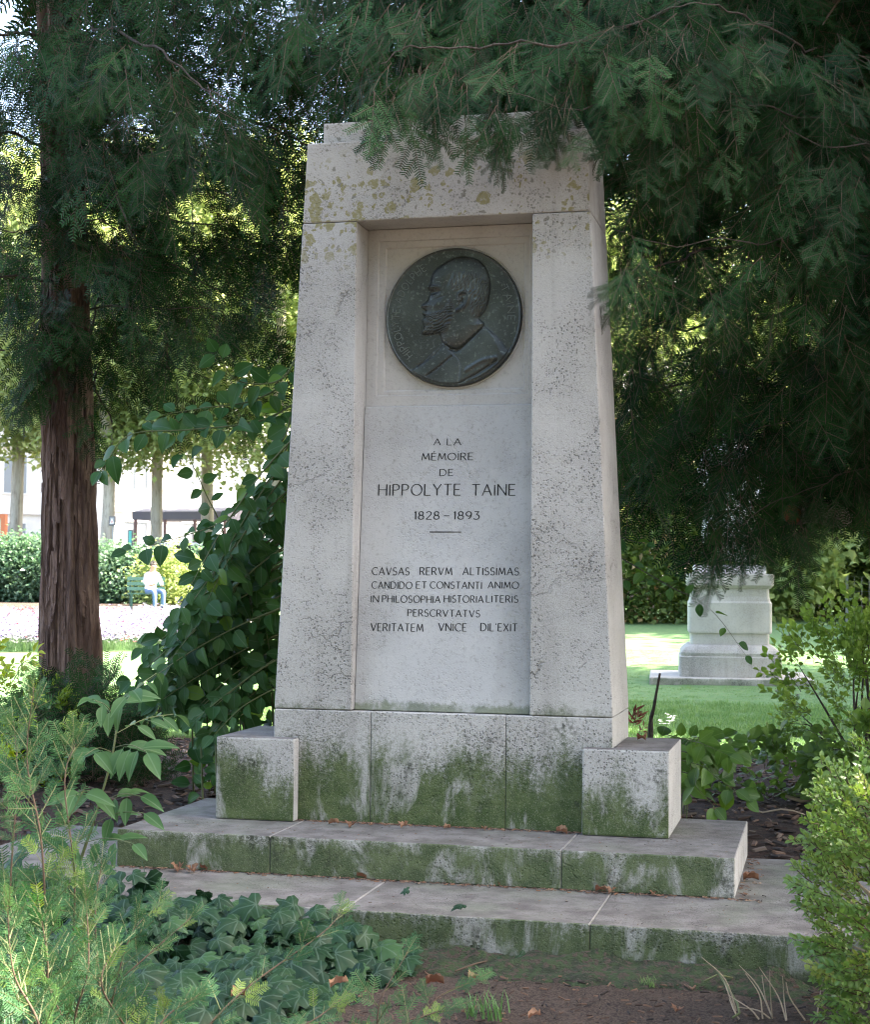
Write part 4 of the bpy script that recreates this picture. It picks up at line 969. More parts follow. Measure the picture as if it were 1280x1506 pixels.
# elder
eld = [oval_leaf(.105, .046, M_ELDER, .2, .25, 1.6, .08), oval_leaf(.095, .044, M_ELDER, .25, .4, 1.6, .08)]
gb = at(95, 1420, 6.4); gb.z = gz(gb.x, gb.y)
s4 = empty('elder_seedling', gb, 'young elder with fresh green compound leaves between the yew trunk and the steps', 'shrub')
mb = MB(); S0 = spline([gb]+PP((110, 1290, 6.4), (140, 1200, 6.4), (165, 1110, 6.4), (175, 1040, 6.45)), 8); mb.tube(S0, [.009-.006*i/(len(S0)-1) for i in range(len(S0))], 6); mb.obj('stem', M_TWIGG, s4, True)
def compound(p0, p1, n_, s_):
    a, b = at(*p0), at(*p1); m = a.lerp(b, .5)+Vector((0, 0, .02)); P = spline([a, m, b], 6); mb = MB(); mb.tube(P, .0018, 4); mb.obj('leaf_stalk', M_TWIGG, s4)
    ax = (b-a).normalized()
    for k in range(n_):
        t_ = .35+.65*(k//2)/max(1, (n_-1)//2); p = a.lerp(b, t_)+Vector((0, 0, .04*(t_)*(1-t_)))
        f_ = Vector((rd.uniform(-.3, .3), -.62, .75)); sd = ax.cross(f_).normalized()*(1 if k % 2 else -1)
        d = ax if k == n_-1 else (sd*.95+ax*.45)
        place('leaflet', eld[rd.randrange(2)], p, basis((d+Vector((0, 0, -.45))+rv(.08)).normalized(), f_), s_*rd.uniform(.85, 1.1), s4)
for c0, c1, n_, s_ in (((172, 1050, 6.45), (195, 1015, 6.2), 5, 1.15), ((172, 1060, 6.4), (140, 1030, 6.3), 5, 1.0), ((165, 1100, 6.4), (215, 1105, 6.15), 7, 1.25), ((163, 1105, 6.4), (125, 1110, 6.2), 5, 1.1), ((168, 1080, 6.4), (255, 1050, 6.7), 7, .95), ((150, 1170, 6.4), (110, 1170, 6.1), 5, 1.3), ((150, 1180, 6.4), (205, 1170, 6.3), 5, 1.1),
                       ((140, 1210, 6.4), (210, 1195, 6.2), 3, 1.05), ((120, 1260, 6.4), (60, 1230, 6.2), 5, 1.1), ((175, 1045, 6.45), (230, 990, 6.9), 5, .9), ((120, 1240, 6.4), (195, 1240, 6.1), 5, 1.0), ((120, 1280, 6.4), (160, 1290, 6.0), 5, .8)):
    compound(c0, c1, n_, s_)
# ivy
ivs = [ivy_leaf(.100, M_IVY, random.Random(k)) for k in range(5)]
gb = Vector((-.9, -1.4, gz(-.9, -1.4)))
iv = empty('ivy_patch', gb, 'dark ivy with pale-veined lobed leaves spreading over the soil against the lowest step', 'ivy')
cand = []
for k in range(4000):
    x = rd.uniform(-2.0, .30); y = rd.uniform(-2.7, -1.06); edge_ = .12+.5*(y+1.05)*0
    lim = .20-.35*max(0, (-1.25-y)) if y > -1.6 else .08+.15*mnoise.noise(Vector((y*4, 0, 0)))
    if x > lim: continue
    h = (.05+.10*smooth(-1.9, -1.1, y)+.05*smooth(.0, -1.2, x))*(1+.8*mnoise.noise(Vector((x*3.5, y*3.5, 0))))+rd.uniform(-.05, .03)
    if x > -.15: h *= max(.35, 1-(x+.15)*2.2)
    cand.append(Vector((x, y, gz(x, y)+max(.015, h))))
sel = []
for p in cand:
    if all((p-q).length > .050 for q in sel): sel.append(p)
sel.sort(key=lambda p: (p-CAMP).length)
def ivrot():
    a = rd.uniform(0, 6.28); n_ = Vector((rd.uniform(-.5, .5), -.55+rd.uniform(-.35, .3), .85)); return basis((math.cos(a), -.5+.6*math.sin(a), -.25), n_)
vis = [p for p in sel if 60 < px(p)[0] < 800]; vis = vis[:400]; rd.shuffle(vis)
for p in vis[:290]: place('leaf', ivs[rd.randrange(5)], p, ivrot(), rd.uniform(.6, 1.2), iv)
rest = [p for p in sel if p not in vis[:290]]
scatter('leaves', [(p, ivrot(), rd.uniform(.6, 1.2), rd.randrange(5)) for p in rest]+[(p-Vector((0, 0, .05)), ivrot(), rd.uniform(.5, .9), rd.randrange(5)) for p in sel], ivs, iv)
for u, v, s_ in ((822, 1425, .5), (700, 1425, .6), (735, 1410, .5), (1020, 1440, .4), (600, 1308, .35), (680, 1330, .5), (800, 1440, .45), (765, 1405, .5)):
    p = hit(u, v, (0, Y1F-.05, 0), (0, 1, 0)); place('leaf', ivs[rd.randrange(5)], p, ivrot(), s_, iv)
# boxwood
bl = oval_leaf(.022, .0135, M_BOX, .15, .1, .6, .1, 'box_leaf', 3)
bsp = [sprig(k, 14, bl, 0, .075, M_TWIG, size=(.7, 1.25)) for k in range(4)]
def shrub_of_sprigs(name, label, c, r, n_, protos, size, parts, bark, stems=10, dens=-.25, up=.5, cat='shrub', freq=4, floor=None):
    c = Vector(c); base_ = Vector((c.x, c.y, gz(c.x, c.y))); root = empty(name, base_, label, cat); items = []
    while len(items) < n_:
        q = rv(1)
        if q.length > 1: continue
        k = q.length**.35; q = q.normalized()*k; p = Vector((c.x+q.x*r[0], c.y+q.y*r[1], c.z+q.z*r[2]))
        p += Vector((q.x, q.y, q.z))*r[0]*.22*mnoise.noise(p*freq*.6)*1.5
        if p.z < base_.z+.01 or mnoise.noise(p*freq) < dens: continue
        items.append((p, basis((q.x*1.2+rd.uniform(-.6, .6), q.y*1.2+rd.uniform(-.6, .6), up+q.z+rd.uniform(-.4, .4)), (rd.uniform(-.6, .6), -.4+rd.uniform(-.6, .6), .8)), size*rd.uniform(.65, 1.2), rd.randrange(len(protos))))
    items.sort(key=lambda q: px(q[0])[2])
    vis_ = [q for q in items if -10 < px(q[0])[0] < 1290][:parts]; ids = {id(q) for q in vis_}
    for q in vis_: place('sprig', protos[q[3]], q[0], q[1], q[2], root)
    rest = [q for q in items if id(q) not in ids]
    if rest: scatter('leaves', rest, protos, root)
    for k in range(stems):
        q = items[rd.randrange(len(items))][0]; m = base_.lerp(q, .5)+Vector((rd.uniform(-.1, .1)*r[0], 0, .15*r[2])); mb = MB(); P = spline([base_+Vector((rd.uniform(-.15, .15)*r[0], rd.uniform(-.15, .15)*r[1], -.01)), m, q], 8)
        mb.tube(P, [.012*r[0]/.45*(1-.8*i/(len(P)-1)) for i in range(len(P))], 5); mb.obj('stem', bark, root, True)
    return root
M_PALEB = flat('pale_dry_twig', (.36, .28, .20), .8)
c = at(1440, 1330, 4.75)
shrub_of_sprigs('box_bush', 'sunlit box bush with tiny oval leaves at the near corner of the steps', (c.x, c.y, .56), (.46, .46, .52), 1700, bsp, 1.05, 290, M_PALEB, 40, dens=-.06, freq=7)
# woody shrub on the lawn edge, plus its darker neighbour
sl = oval_leaf(.045, .034, M_SHR, .15, .2, .9, .2, 'shrub_leaf', 3); ssp = [sprig(20+k, 11, sl, 0, .16, M_BARKD, pair=False, size=(.7, 1.2)) for k in range(4)]
c = at(1275, 1010, 9.3)
shrub_of_sprigs('woody_shrub', 'twiggy green shrub with small round leaves standing on the edge of the lawn', (c.x, c.y, .78), (.46, .45, .46), 290, ssp, 1.0, 290, M_BARKD, 14, dens=-.12, freq=3)
gl = oval_leaf(.07, .065, M_LILAC, .1, .25, .8, .25, 'ground_leaf', 4); gsp = [sprig(30+k, 6, gl, 0, .10, M_TWIGG, pair=False, size=(.6, 1.1)) for k in range(3)]
c = at(1150, 1120, 9.0)
shrub_of_sprigs('leafy_ground_plant', 'bright green low leafy plant on the mulch beneath the woody shrub', (c.x, c.y, .36), (.42, .35, .20), 95, gsp, .9, 95, M_TWIGG, 4, dens=-.3)
c = at(1290, 1150, 8.6)
r_ = shrub_of_sprigs('dark_low_shrub', 'dark green undergrowth in shade behind the box bush', (c.x, c.y, .42), (.38, .35, .30), 160, gsp, .8, 120, M_TWIGG, 4, dens=-.3)
# near yew seedlings
ys = [yew_spray(40+k, .17, 3, .030, .0050, [M_NEEDL, M_TWIGG], .0092, -.05) for k in range(4)]
ys1 = [yew_spray(60+k, .15, 0, .032, .0050, [M_NEEDL, M_TWIGG], .0092, .0) for k in range(3)]
allys = ys+ys1
def seedling(label, base_uvD, stems, nshoots, size):
    b = at(*base_uvD); b.z = gz(b.x, b.y); root = empty('yew_seedling', b, label, 'yew seedling', 'young yews in front'); items = []
    for pts in stems:
        W_ = [at(*p) for p in pts]; st_ = W_[0].copy(); st_.z = gz(st_.x, st_.y); P = spline([st_.lerp(W_[0], .0)]+W_, 9); n_ = len(P)
        mb = MB(); mb.tube(P, [.0045*(1-.75*i/(n_-1)) for i in range(n_)], 5); mb.obj('stem', M_TWIG, root, True)
        for k in range(nshoots):
            t_ = (.12+.88*((k+.5)/nshoots))*(n_-1); i = min(n_-2, int(t_)); p = P[i].lerp(P[i+1], t_-i); tan = (P[i+1]-P[i]).normalized(); a = k*2.4+rd.uniform(-.5, .5)
            sd = (CR*math.cos(a)+Vector((0, -1, 0))*math.sin(a)*.8).normalized()
            top = t_/(n_-1); d = (sd*(1.1-.5*top)+tan*(.55+.6*top)+rv(.12)).normalized()
            items.append((p, basis(d, (rd.uniform(-.4, .4), -.75, .65)), size*rd.uniform(.6, 1.0)*(1.15-.45*top), rd.randrange(len(allys))))
        items.append((P[-1]-tan*.03, basis(tan, (0, -1, .3)), size*.7, 4))
    items.sort(key=lambda q: px(q[0])[2])
    for q in items[:290]: place('shoot', allys[q[3]], q[0], q[1], q[2], root)
    if items[290:]: scatter('shoots', items[290:], allys, root)
seedling('tallest of the light green yew seedlings, upright among the ivy near the yew trunk', (60, 1640, 4.2), [
    [(70, 1480, 4.2), (62, 1250, 4.15), (40, 1120, 4.2), (50, 1010, 4.2)], [(30, 1500, 4.3), (15, 1330, 4.3), (25, 1150, 4.35), (20, 1060, 4.4)], [(100, 1480, 4.3), (110, 1300, 4.3), (95, 1150, 4.35), (115, 1085, 4.4)],
    [(60, 1520, 3.9), (20, 1430, 3.9), (10, 1320, 3.9)], [(40, 1540, 4.0), (70, 1440, 4.0), (60, 1340, 4.0)]], 36, .9)
seedling('slender yew seedling whose tips cross in front of the end of the steps', (150, 1600, 4.4), [
    [(150, 1500, 4.4), (140, 1350, 4.4), (150, 1265, 4.45)], [(160, 1500, 4.5), (190, 1380, 4.5), (235, 1330, 4.6)], [(110, 1500, 4.2), (130, 1420, 4.2), (125, 1300, 4.3)], [(200, 1540, 4.2), (150, 1450, 4.1), (170, 1390, 4.15)]], 28, .8)
seedling('low spreading yew seedling lying over the ivy at the bottom edge', (300, 1620, 4.6), [
    [(140, 1480, 4.5), (200, 1420, 4.5), (280, 1350, 4.6)], [(300, 1520, 4.5), (360, 1455, 4.55), (470, 1375, 4.65), (500, 1345, 4.7)], [(350, 1560, 4.4), (460, 1500, 4.45), (500, 1470, 4.5)], [(150, 1560, 4.0), (90, 1490, 4.0), (60, 1420, 4.0)], [(200, 1580, 4.0), (240, 1500, 4.05), (290, 1465, 4.1)]], 15, .8)
seedling('small yew seedling with bright tips between the ivy and the bare soil', (560, 1580, 4.8), [
    [(555, 1530, 4.8), (560, 1470, 4.8), (600, 1400, 4.85)], [(590, 1540, 4.8), (640, 1470, 4.85), (700, 1440, 4.9)], [(560, 1540, 4.7), (610, 1500, 4.7), (670, 1480, 4.75)]], 8, .85)
# sunlit leafy spray entering at the photo's edge, and a yellow-green shrub behind the seedlings
syl = oval_leaf(.05, .026, M_SUNY, .2, .2, 1, .15, 'leaf', 3); syp = [sprig(70+k, 10, syl, 0, .10, M_TWIGG, pair=False) for k in range(3)]
c = at(-25, 935, 6.6)
shrub_of_sprigs('sunlit_yellow_shrub', 'bright yellow-green leaves catching the sun beside the yew trunk', (c.x, c.y, .98), (.16, .2, .25), 34, syp, 1.0, 34, M_TWIGG, 4, dens=-.5)
c = at(-5, 1050, 9.2)
shrub_of_sprigs('golden_low_shrub', 'sunlit golden green shrub low behind the seedlings', (c.x, c.y, .62), (.42, .3, .32), 170, syp, .9, 170, M_TWIGG, 5, dens=-.3)
# dead stem, rusty plant, dry twigs
mb = MB(); g0 = at(958, 1075, 8.9); g0.z = gz(g0.x, g0.y); mb.tube(spline([g0]+PP((957, 1070, 8.9), (962, 1040, 8.9), (971, 990, 8.9)), 5), [.022, .02, .02, .018, .016, .014, .012, .012, .011, .010, .009, .009, .008, .007, .007, .006][:16], 6, .15)
tagp(mb.obj('snapped_stump', M_BARKD, None, True), 'short blackened snapped stem standing on the bed beside the memorial', 'stump')
rl = oval_leaf(.075, .018, M_RED, .2, .3, 1.3, .1, 'leaf', 3); rsp = [sprig(80+k, 9, rl, 0, .09, M_TWIG, pair=False) for k in range(3)]
c = at(928, 1050, 9.0)
shrub_of_sprigs('rusty_plant', 'withered plant with narrow rust red leaves close behind the memorial', (c.x, c.y, .55), (.12, .2, .16), 14, rsp, .8, 14, M_TWIG, 5, dens=-.5, cat='plant')
mb = MB()
g0 = Vector((1.55, -1.42, gz(1.55, -1.42))); g0 = hit(1135, 1497, (0, 0, .15), (0, 0, 1))
root = empty('dead_twigs', g0, 'tangle of dry leafless twigs on the soil under the box bush', 'twigs')
for k in range(13):
    a = g0+Vector((rd.uniform(-.12, .14), rd.uniform(-.08, .08), 0)); b = a+Vector((rd.uniform(-.16, .06), rd.uniform(-.05, .05), rd.uniform(.01, .17))); m = a.lerp(b, .5)+rv(.02); mb = MB(); mb.tube(spline([a, m, b], 4), [.0028, .0026, .0024, .0022, .002, .0018, .0015, .0012, .001][:9], 4); mb.obj('twig', M_PALEB, root)
mb = MB(); mb.tube([hit(u, v, (0, 0, .165), (0, 0, 1))+Vector((0, 0, h)) for u, v, h in ((1055, 1441, .03), (1068, 1462, .03), (1085, 1480, .01), (1088, 1492, .005), (1078, 1496, .0))], .004, 5)
mb.tube([hit(u, v, (0, 0, .165), (0, 0, 1))+Vector((0, 0, h)) for u, v, h in ((1036, 1447, .01), (1056, 1444, .025), (1078, 1442, .01))], .003, 5)
tagp(mb.obj('green_stalk', M_TWIGG, None, True), 'bent green stalk lying on the soil in front of the lowest step', 'stalk')
mb = MB(); mb.tube([hit(u, v, (0, 0, .165), (0, 0, 1))+Vector((0, 0, .01)) for u, v in ((670, 1432), (700, 1421), (740, 1412), (772, 1405))], .0035, 5)
tagp(mb.obj('fallen_twig', M_TWIG, None, True), 'thin brown twig on the ground by the ivy', 'twig')
for k, (u, v, D_, l_, lb) in enumerate(((1100, 1165, 8.3, .5, 'long bent dry twig on the mulch beside the steps'), (1195, 1178, 8.2, .28, 'pale stick lying on the mulch near the box bush'), (1140, 1195, 7.9, .3, 'short dry twig across the mulch by the upper step'))):
    p = hit(u, v, (0, 0, .325), (0, 0, 1)); a = rd.uniform(-.5, .2); mb = MB(); mb.tube([p+Vector((math.cos(a)*l_*t_, math.sin(a)*l_*t_, .01+.012*math.sin(9*t_))) for t_ in (-.5, -.2, .1, .3, .5)], [.004, .005, .005, .004, .003] if k != 1 else .011, 5)
    tagp(mb.obj('dry_twig', M_PALEB, None, True), lb, 'twig')
gt = [tuft(9, 60, .06, M_GR, .05)]
for u, v, lb, s_ in ((720, 1494, 'tuft of fresh grass on the bare soil at the bottom edge', 1.2), (955, 1449, 'tiny sprouts of grass in the moss under the lowest step', .5)):
    p = hit(u, v, (0, 0, .15), (0, 0, 1)); o = link('grass_tuft', gt[0], None); o.location = p; o.scale = (s_,)*3; tagp(o, lb, 'grass', None, 'stuff')
# fallen leaves, each its own
def curled(seed, mat, L=.05):
    r = random.Random(seed); V = []; F = []; n_ = 7
    for i in range(n_+1):
        t_ = i/n_
        for j in range(5):
            s_ = (j-2)/2; w_ = L*.42*math.sin(math.pi*(t_*.94+.03))*(1+.25*math.sin(i*2.3+r.random()*2))
            V.append((s_*w_, L*(t_-.5), .004+.35*L*abs(s_)**1.6*r.uniform(.6, 1.3)+.18*L*math.sin(3.1*t_)*r.uniform(.5, 1.2)))
    for i in range(n_):
        for j in range(4): a = i*5+j; F.append((a, a+1, a+6, a+5))
    return mesh_from('dry_leaf', V, F, mat, True)
DL = [curled(k, M_DRY, .055) for k in range(5)]
for k, (u, v, Z, s_, lb) in enumerate(((491, 1213, Z2, .8, 'dry leaf against the base, just beside the corner block nearest the yew trunk'), (516, 1217, Z2, .9, 'dark curled leaf on the upper step under the first base joint'), (594, 1218, Z2, .9, 'crumpled brown leaf at the middle of the mossy base'),
    (658, 1219, Z2, .6, 'flat russet leaf on the upper step next to the snail shell'), (712, 1221, Z2, .6, 'small orange leaf below the second base joint'), (826, 1226, Z2, .9, 'pale curled leaf in the corner between base and block'), (944, 1090, Z3, 1.0, 'folded tan leaf on top of the corner block'),
    (262, 1281, Z1, 1.0, 'first of the dry leaves heaped at the ivy end of the lower step'), (284, 1283, Z1, 1.0, 'middle leaf of the dry heap on the lower step by the ivy'), (300, 1280, Z1, .8, 'last and darkest leaf of the dry heap on the lower step'), (531, 1292, Z1, .8, 'single tan leaf on the lower step above the ivy'),
    (884, 1312, Z1, .9, 'orange leaf beside the pale shell on the lower step'), (898, 1314, Z1, .8, 'brown leaf touching the orange one on the lower step'), (735, 1302, Z1, .6, 'small leaf scrap at the foot of the upper step'), (961, 1316, Z1, .5, 'tiny reddish leaf at the foot of the upper step, under its bare patch'),
    (1105, 1296, Z1, 1.1, 'brown leaf wedged at the end of the upper step'), (995, 1490, .16, .75, 'tan leaf on the bare soil below the moss'), (787, 1497, .16, .75, 'reddish leaf on the soil at the bottom edge'), (693, 1441, .17, .8, 'orange leaf where the ivy meets the soil'), (500, 1452, .22, 1.1, 'pale leaf caught on the ivy near the seedling tips'),
    (640, 1450, .2, 1.1, 'rusty leaf lying among the ivy at its open edge'), (350, 1468, .22, 1.0, 'brown leaf half hidden in the ivy behind the low seedling'), (220, 1312, .33, .8, 'brown leaf on the corner of the lower step among the ivy'))):
    p = hit(u, v, (0, 0, Z), (0, 0, 1)); o = link('dry_leaf', DL[k % 5], None); o.location = p+Vector((0, 0, .001)); o.rotation_euler = (rd.uniform(-.2, .2), rd.uniform(-.2, .2), rd.uniform(0, 6.28)); o.scale = (s_,)*3; tagp(o, lb, 'leaf', 'fallen dry leaves')
SH = flat('snail_shell_white', (.62, .56, .46), .5)
for u, v, Z, lb in ((630, 1213, Z2, 'pale snail shell against the mossy base of the memorial'), (863, 1309, Z1, 'white snail shell at the foot of the upper step')):
    p = hit(u, v, (0, 0, Z), (0, 0, 1)); mb = MB(); T_ = [p+Vector((math.cos(t)*.0055*(1-t/16), -.004-.0004*t, .008+math.sin(t)*.0055*(1-t/16))) for t in np.linspace(0, 13, 40)]
    mb.tube(T_, [.0040*(1-i/48) for i in range(40)], 7); tagp(mb.obj('snail_shell', SH, None, True), lb, 'snail shell', 'snail shells')

# ------------------------------------------------------------------ pedestal and statue on the lawn
PD = 18.0; pc = at(1072, 1002, PD+.5); gzp = gz(pc.x, pc.y); mpp = PD/FPX
def zpx(v, D=PD-.55): return at(1072, v, D).z
ped = empty('stone_pedestal', (pc.x, pc.y, gzp), 'pale moulded stone pedestal standing on a slab in the lawn', 'pedestal')
def plan(hw_, hd, bow, rc, n_=8):
    P = []; 
    for k in range(13): t_ = -1+2*k/12; P.append((t_*(hw_-rc), -hd-bow*(1-t_*t_)))
    for k in range(1, 5): a = -math.pi/2+k*math.pi/2/4; P.append((hw_-rc+rc*math.cos(a), -hd+rc+rc*math.sin(a)))
    for k in range(0, 5): a = k*math.pi/2/4; P.append((hw_-rc+rc*math.cos(a), hd-rc+rc*math.sin(a)))
    for k in range(0, 5): a = math.pi/2+k*math.pi/2/4; P.append((-hw_+rc+rc*math.cos(a), hd-rc+rc*math.sin(a)))
    for k in range(0, 4): a = math.pi+k*math.pi/2/4; P.append((-hw_+rc+rc*math.cos(a), -hd+rc+rc*math.sin(a)))
    return P
def loft(name, prof, mat, parent, bow=.05, rc=.05, asp=.92, rz=.10):
    V = []; F = []; n_ = None
    for z, h in prof:
        P = plan(h, h*asp, bow, rc); n_ = len(P)
        V += [(pc.x+x*math.cos(rz)-y*math.sin(rz), pc.y+x*math.sin(rz)+y*math.cos(rz), z) for x, y in P]
    for i in range(len(prof)-1):
        for k in range(n_): F.append((i*n_+k, i*n_+(k+1) % n_, (i+1)*n_+(k+1) % n_, (i+1)*n_+k))
    F.append(tuple((len(prof)-1)*n_+k for k in range(n_))); F.append(tuple(reversed(range(n_))))
    return link(name, mesh_from(name, V, F, mat), parent)
w2 = lambda wpx: wpx*mpp/2
z = zpx
loft('base_slab', [(gzp-.1, w2(236)), (z(1000.5)-.01, w2(236)), (z(1000.5), w2(233))], S_PEDB, ped, 0, .01, .85)
zz0 = z(1000.5)
loft('plinth', [(zz0+.001, w2(149)), (z(969)-.01, w2(149)), (z(969), w2(145)), (z(964), w2(146)), (z(960), w2(141)), (z(955), w2(131)), (z(952), w2(122))], S_PEDB, ped, .05)
loft('dado', [(z(952)+.001, w2(115)), (z(935), w2(115)), (z(934), w2(121)), (z(931), w2(122)), (z(888), w2(122)), (z(885), w2(118)), (z(878), w2(115)), (z(866), w2(114))], S_PED, ped, .04)
loft('cap', [(z(866)+.001, w2(118)), (z(862), w2(124)), (z(861), w2(127)), (z(845), w2(128)), (z(843.5), w2(126))], S_PED, ped, .04)
# statue: robed standing figure, one continuous body
def skin_body(name, verts, edges, rads, root=0, sub=2):
    me = bpy.data.meshes.new(name); me.from_pydata([tuple(v) for v in verts], edges, []); o = bpy.data.objects.new(name, me); COL.objects.link(o)
    m1 = o.modifiers.new('skin', 'SKIN'); m1.use_smooth_shade = True; m2 = o.modifiers.new('sub', 'SUBSURF'); m2.levels = sub; m2.render_levels = sub
    for i, r in enumerate(rads):
        s_ = me.skin_vertices[0].data[i]; s_.radius = (r, r) if not hasattr(r, '__len__') else r; s_.use_root = (i == root)
    dg = bpy.context.evaluated_depsgraph_get(); em = bpy.data.meshes.new_from_object(o.evaluated_get(dg)); bpy.data.objects.remove(o)
    em.polygons.foreach_set('use_smooth', [True]*len(em.polygons)); em.name = name; return em
sz = z(844)+.002
bl0 = box(-.40, .40, -.32, .30, 0, .10, bev=.01)
M_MARB = stone('white_marble', smoothf=.9, dirt=.1, base=(.66, .65, .63))
stt = empty('statue', (pc.x, pc.y, sz), 'white marble robed figure on the pedestal, half hidden by yew boughs', 'statue', None, .1)
def child_local(name, me, parent, mat):
    if mat and not me.materials: me.materials.append(mat)
    o = bpy.data.objects.new(name, me); COL.objects.link(o); o.parent = parent; return o
child_local('statue_base', bl0, stt, M_MARB)
vb = [(0, 0, .95), (0, -.02, 1.2), (0, -.02, 1.38), (0, -.03, 1.50), (-.02, -.06, 1.64), (-.22, 0, 1.36), (-.32, -.06, 1.08), (-.18, -.26, .98), (.22, 0, 1.36), (.33, -.03, 1.08), (.36, -.14, .84), (-.10, 0, .88), (-.14, -.05, .50), (-.16, -.04, .12), (.11, 0, .88), (.16, -.10, .5), (.15, -.04, .12), (0, .0, .5), (0, 0, .14)]
eb = [(0, 1), (1, 2), (2, 3), (3, 4), (2, 5), (5, 6), (6, 7), (2, 8), (8, 9), (9, 10), (0, 11), (11, 12), (12, 13), (0, 14), (14, 15), (15, 16), (0, 17), (17, 18)]
rb = [.20, .19, .15, .065, .11, .09, .07, .05, .09, .07, .05, .17, .16, .17, .17, .16, .17, .18, .18]
me = skin_body('robed_body', vb, eb, rb)
for v_ in me.vertices:       # drapery folds below the chest
    k_ = smooth(1.35, 1.0, v_.co.z); a = math.atan2(v_.co.y, v_.co.x); f_ = .02*math.sin(a*13+v_.co.z*4)*k_; v_.co.x += math.cos(a)*f_; v_.co.y += math.sin(a)*f_; v_.co.z = max(v_.co.z, .1)
child_local('robed_body', me, stt, M_MARB)

# ------------------------------------------------------------------ person on a bench
pp = at(222, 905, 38); pz = gz(pp.x, pp.y)+.03
M_GRN = flat('green_painted_wood', (.03, .09, .075), .6)
bench = empty('park_bench', (pp.x-.12, pp.y+.12, pz), 'green slatted park bench in front of the hedge', 'bench', None, .5); bench.scale = (.8, .9, .9)
for k in range(3):
    child_local('seat_slat', box(-.6, .5, -.20+k*.14, -.09+k*.14, .42, .45, bev=0, mat=M_GRN), bench, None)
for k in range(3): child_local('back_slat', box(-.6, .5, .24, .27, .52+k*.13, .61+k*.13, bev=0, mat=M_GRN), bench, None)
for x in (-.5, .4):
    for y in (-.16, .2): child_local('leg', box(x-.03, x+.03, y-.03, y+.03, 0, .42, bev=0, mat=M_GRN), bench, None)
    child_local('back_post', box(x-.025, x+.025, .271, .31, .3, .9, bev=0, mat=M_GRN), bench, None)
per = empty('person', (pp.x, pp.y, pz), 'person with dark hair in a white shirt and blue jeans, seated and looking down', 'person', None, .9); per.scale = (.9, .9, .9)
M_SHIRT = flat('white_shirt', (.75, .76, .80), .8); M_JEAN = flat('blue_jeans', (.10, .16, .30), .85); M_SKIN = flat('skin_tone', (.50, .27, .19), .55); M_HAIR = flat('dark_hair', (.03, .022, .018), .7); M_SHOE = flat('dark_shoe', (.03, .03, .03), .6)
vb = [(0, .05, .52), (0, .02, .72), (0, -.03, .92), (0, -.07, 1.04), (0, -.10, 1.14), (0, -.115, 1.20), (-.17, -.03, .92), (-.24, -.10, .70), (-.14, -.32, .66), (-.08, -.40, .70), (.17, -.03, .92), (.24, -.10, .70), (.14, -.32, .66), (.08, -.40, .70),
      (-.10, 0, .50), (-.13, -.42, .50), (-.13, -.44, .10), (-.13, -.56, .05), (.10, 0, .50), (.13, -.42, .50), (.13, -.40, .10), (.13, -.52, .05)]
eb = [(0, 1), (1, 2), (2, 3), (3, 4), (4, 5), (2, 6), (6, 7), (7, 8), (8, 9), (2, 10), (10, 11), (11, 12), (12, 13), (0, 14), (14, 15), (15, 16), (16, 17), (0, 18), (18, 19), (19, 20), (20, 21)]
rb = [.14, .13, .13, .052, .085, .08, .065, .05, .036, .03, .065, .05, .036, .03, .09, .07, .05, .04, .09, .07, .05, .04]
me = skin_body('body', vb, eb, rb)
for m in (M_SHIRT, M_JEAN, M_SKIN, M_SHOE): me.materials.append(m)
for p_ in me.polygons:
    c_ = p_.center; p_.material_index = 2 if (c_.z > 1.0 or (c_.y < -.25 and c_.z > .61)) else 0 if c_.z > .57 else 3 if c_.z < .12 else 1
body = child_local('body', me, per, None)
bm = bmesh.new(); bmesh.ops.create_uvsphere(bm, u_segments=16, v_segments=10, radius=.1)
for v_ in bm.verts:
    if v_.co.z < -.01 or (v_.co.y < -.055 and v_.co.z < .06): v_.co *= .75
me = bpy.data.meshes.new('hair'); bm.to_mesh(me); bm.free(); me.materials.append(M_HAIR); h_ = child_local('hair', me, per, None); h_.location = (0, -.09, 1.19); h_.scale = (.98, 1.05, 1.05)
# ------------------------------------------------------------------ hedges, distant trees
hl = oval_leaf(.10, .055, M_HEDGE, .15, .2, 1, .1, 'leaf', 2); hsp = [sprig(90+k, 16, hl, 0, .30, M_BARKD, pair=False) for k in range(3)]
def cluster(seed, n_, s_, mat, rad):
    lf = oval_leaf(s_, s_*.7, mat, .15, .2, 1, 0, 'leaf', 2); r = random.Random(seed); mb = MB(); V0 = [v_.co.copy() for v_ in lf.vertices]; F0 = [tuple(p_.vertices) for p_ in lf.polygons]
    for k in range(n_):
        p = Vector((r.gauss(0, rad), r.gauss(0, rad), r.gauss(0, rad*.7))); Mx = basis((r.uniform(-1, 1), r.uniform(-1, 1), r.uniform(-.8, .3)), (r.uniform(-.6, .6), r.uniform(-.6, .6), 1)).to_4x4(); Mx.translation = p
        mb.add([v_*r.uniform(.8, 1.2) for v_ in V0], F0, Mx)
    me = mb.mesh('leaf_cluster', mat); return me
CL = {m.name: [cluster(k+5, 26, s_, m, rad) for k in range(3)] for m, s_, rad in ((M_HEDGE, .12, .22), (M_BGL, .20, .38), (M_BGD, .14, .28), (M_SUNY, .2, .25))}
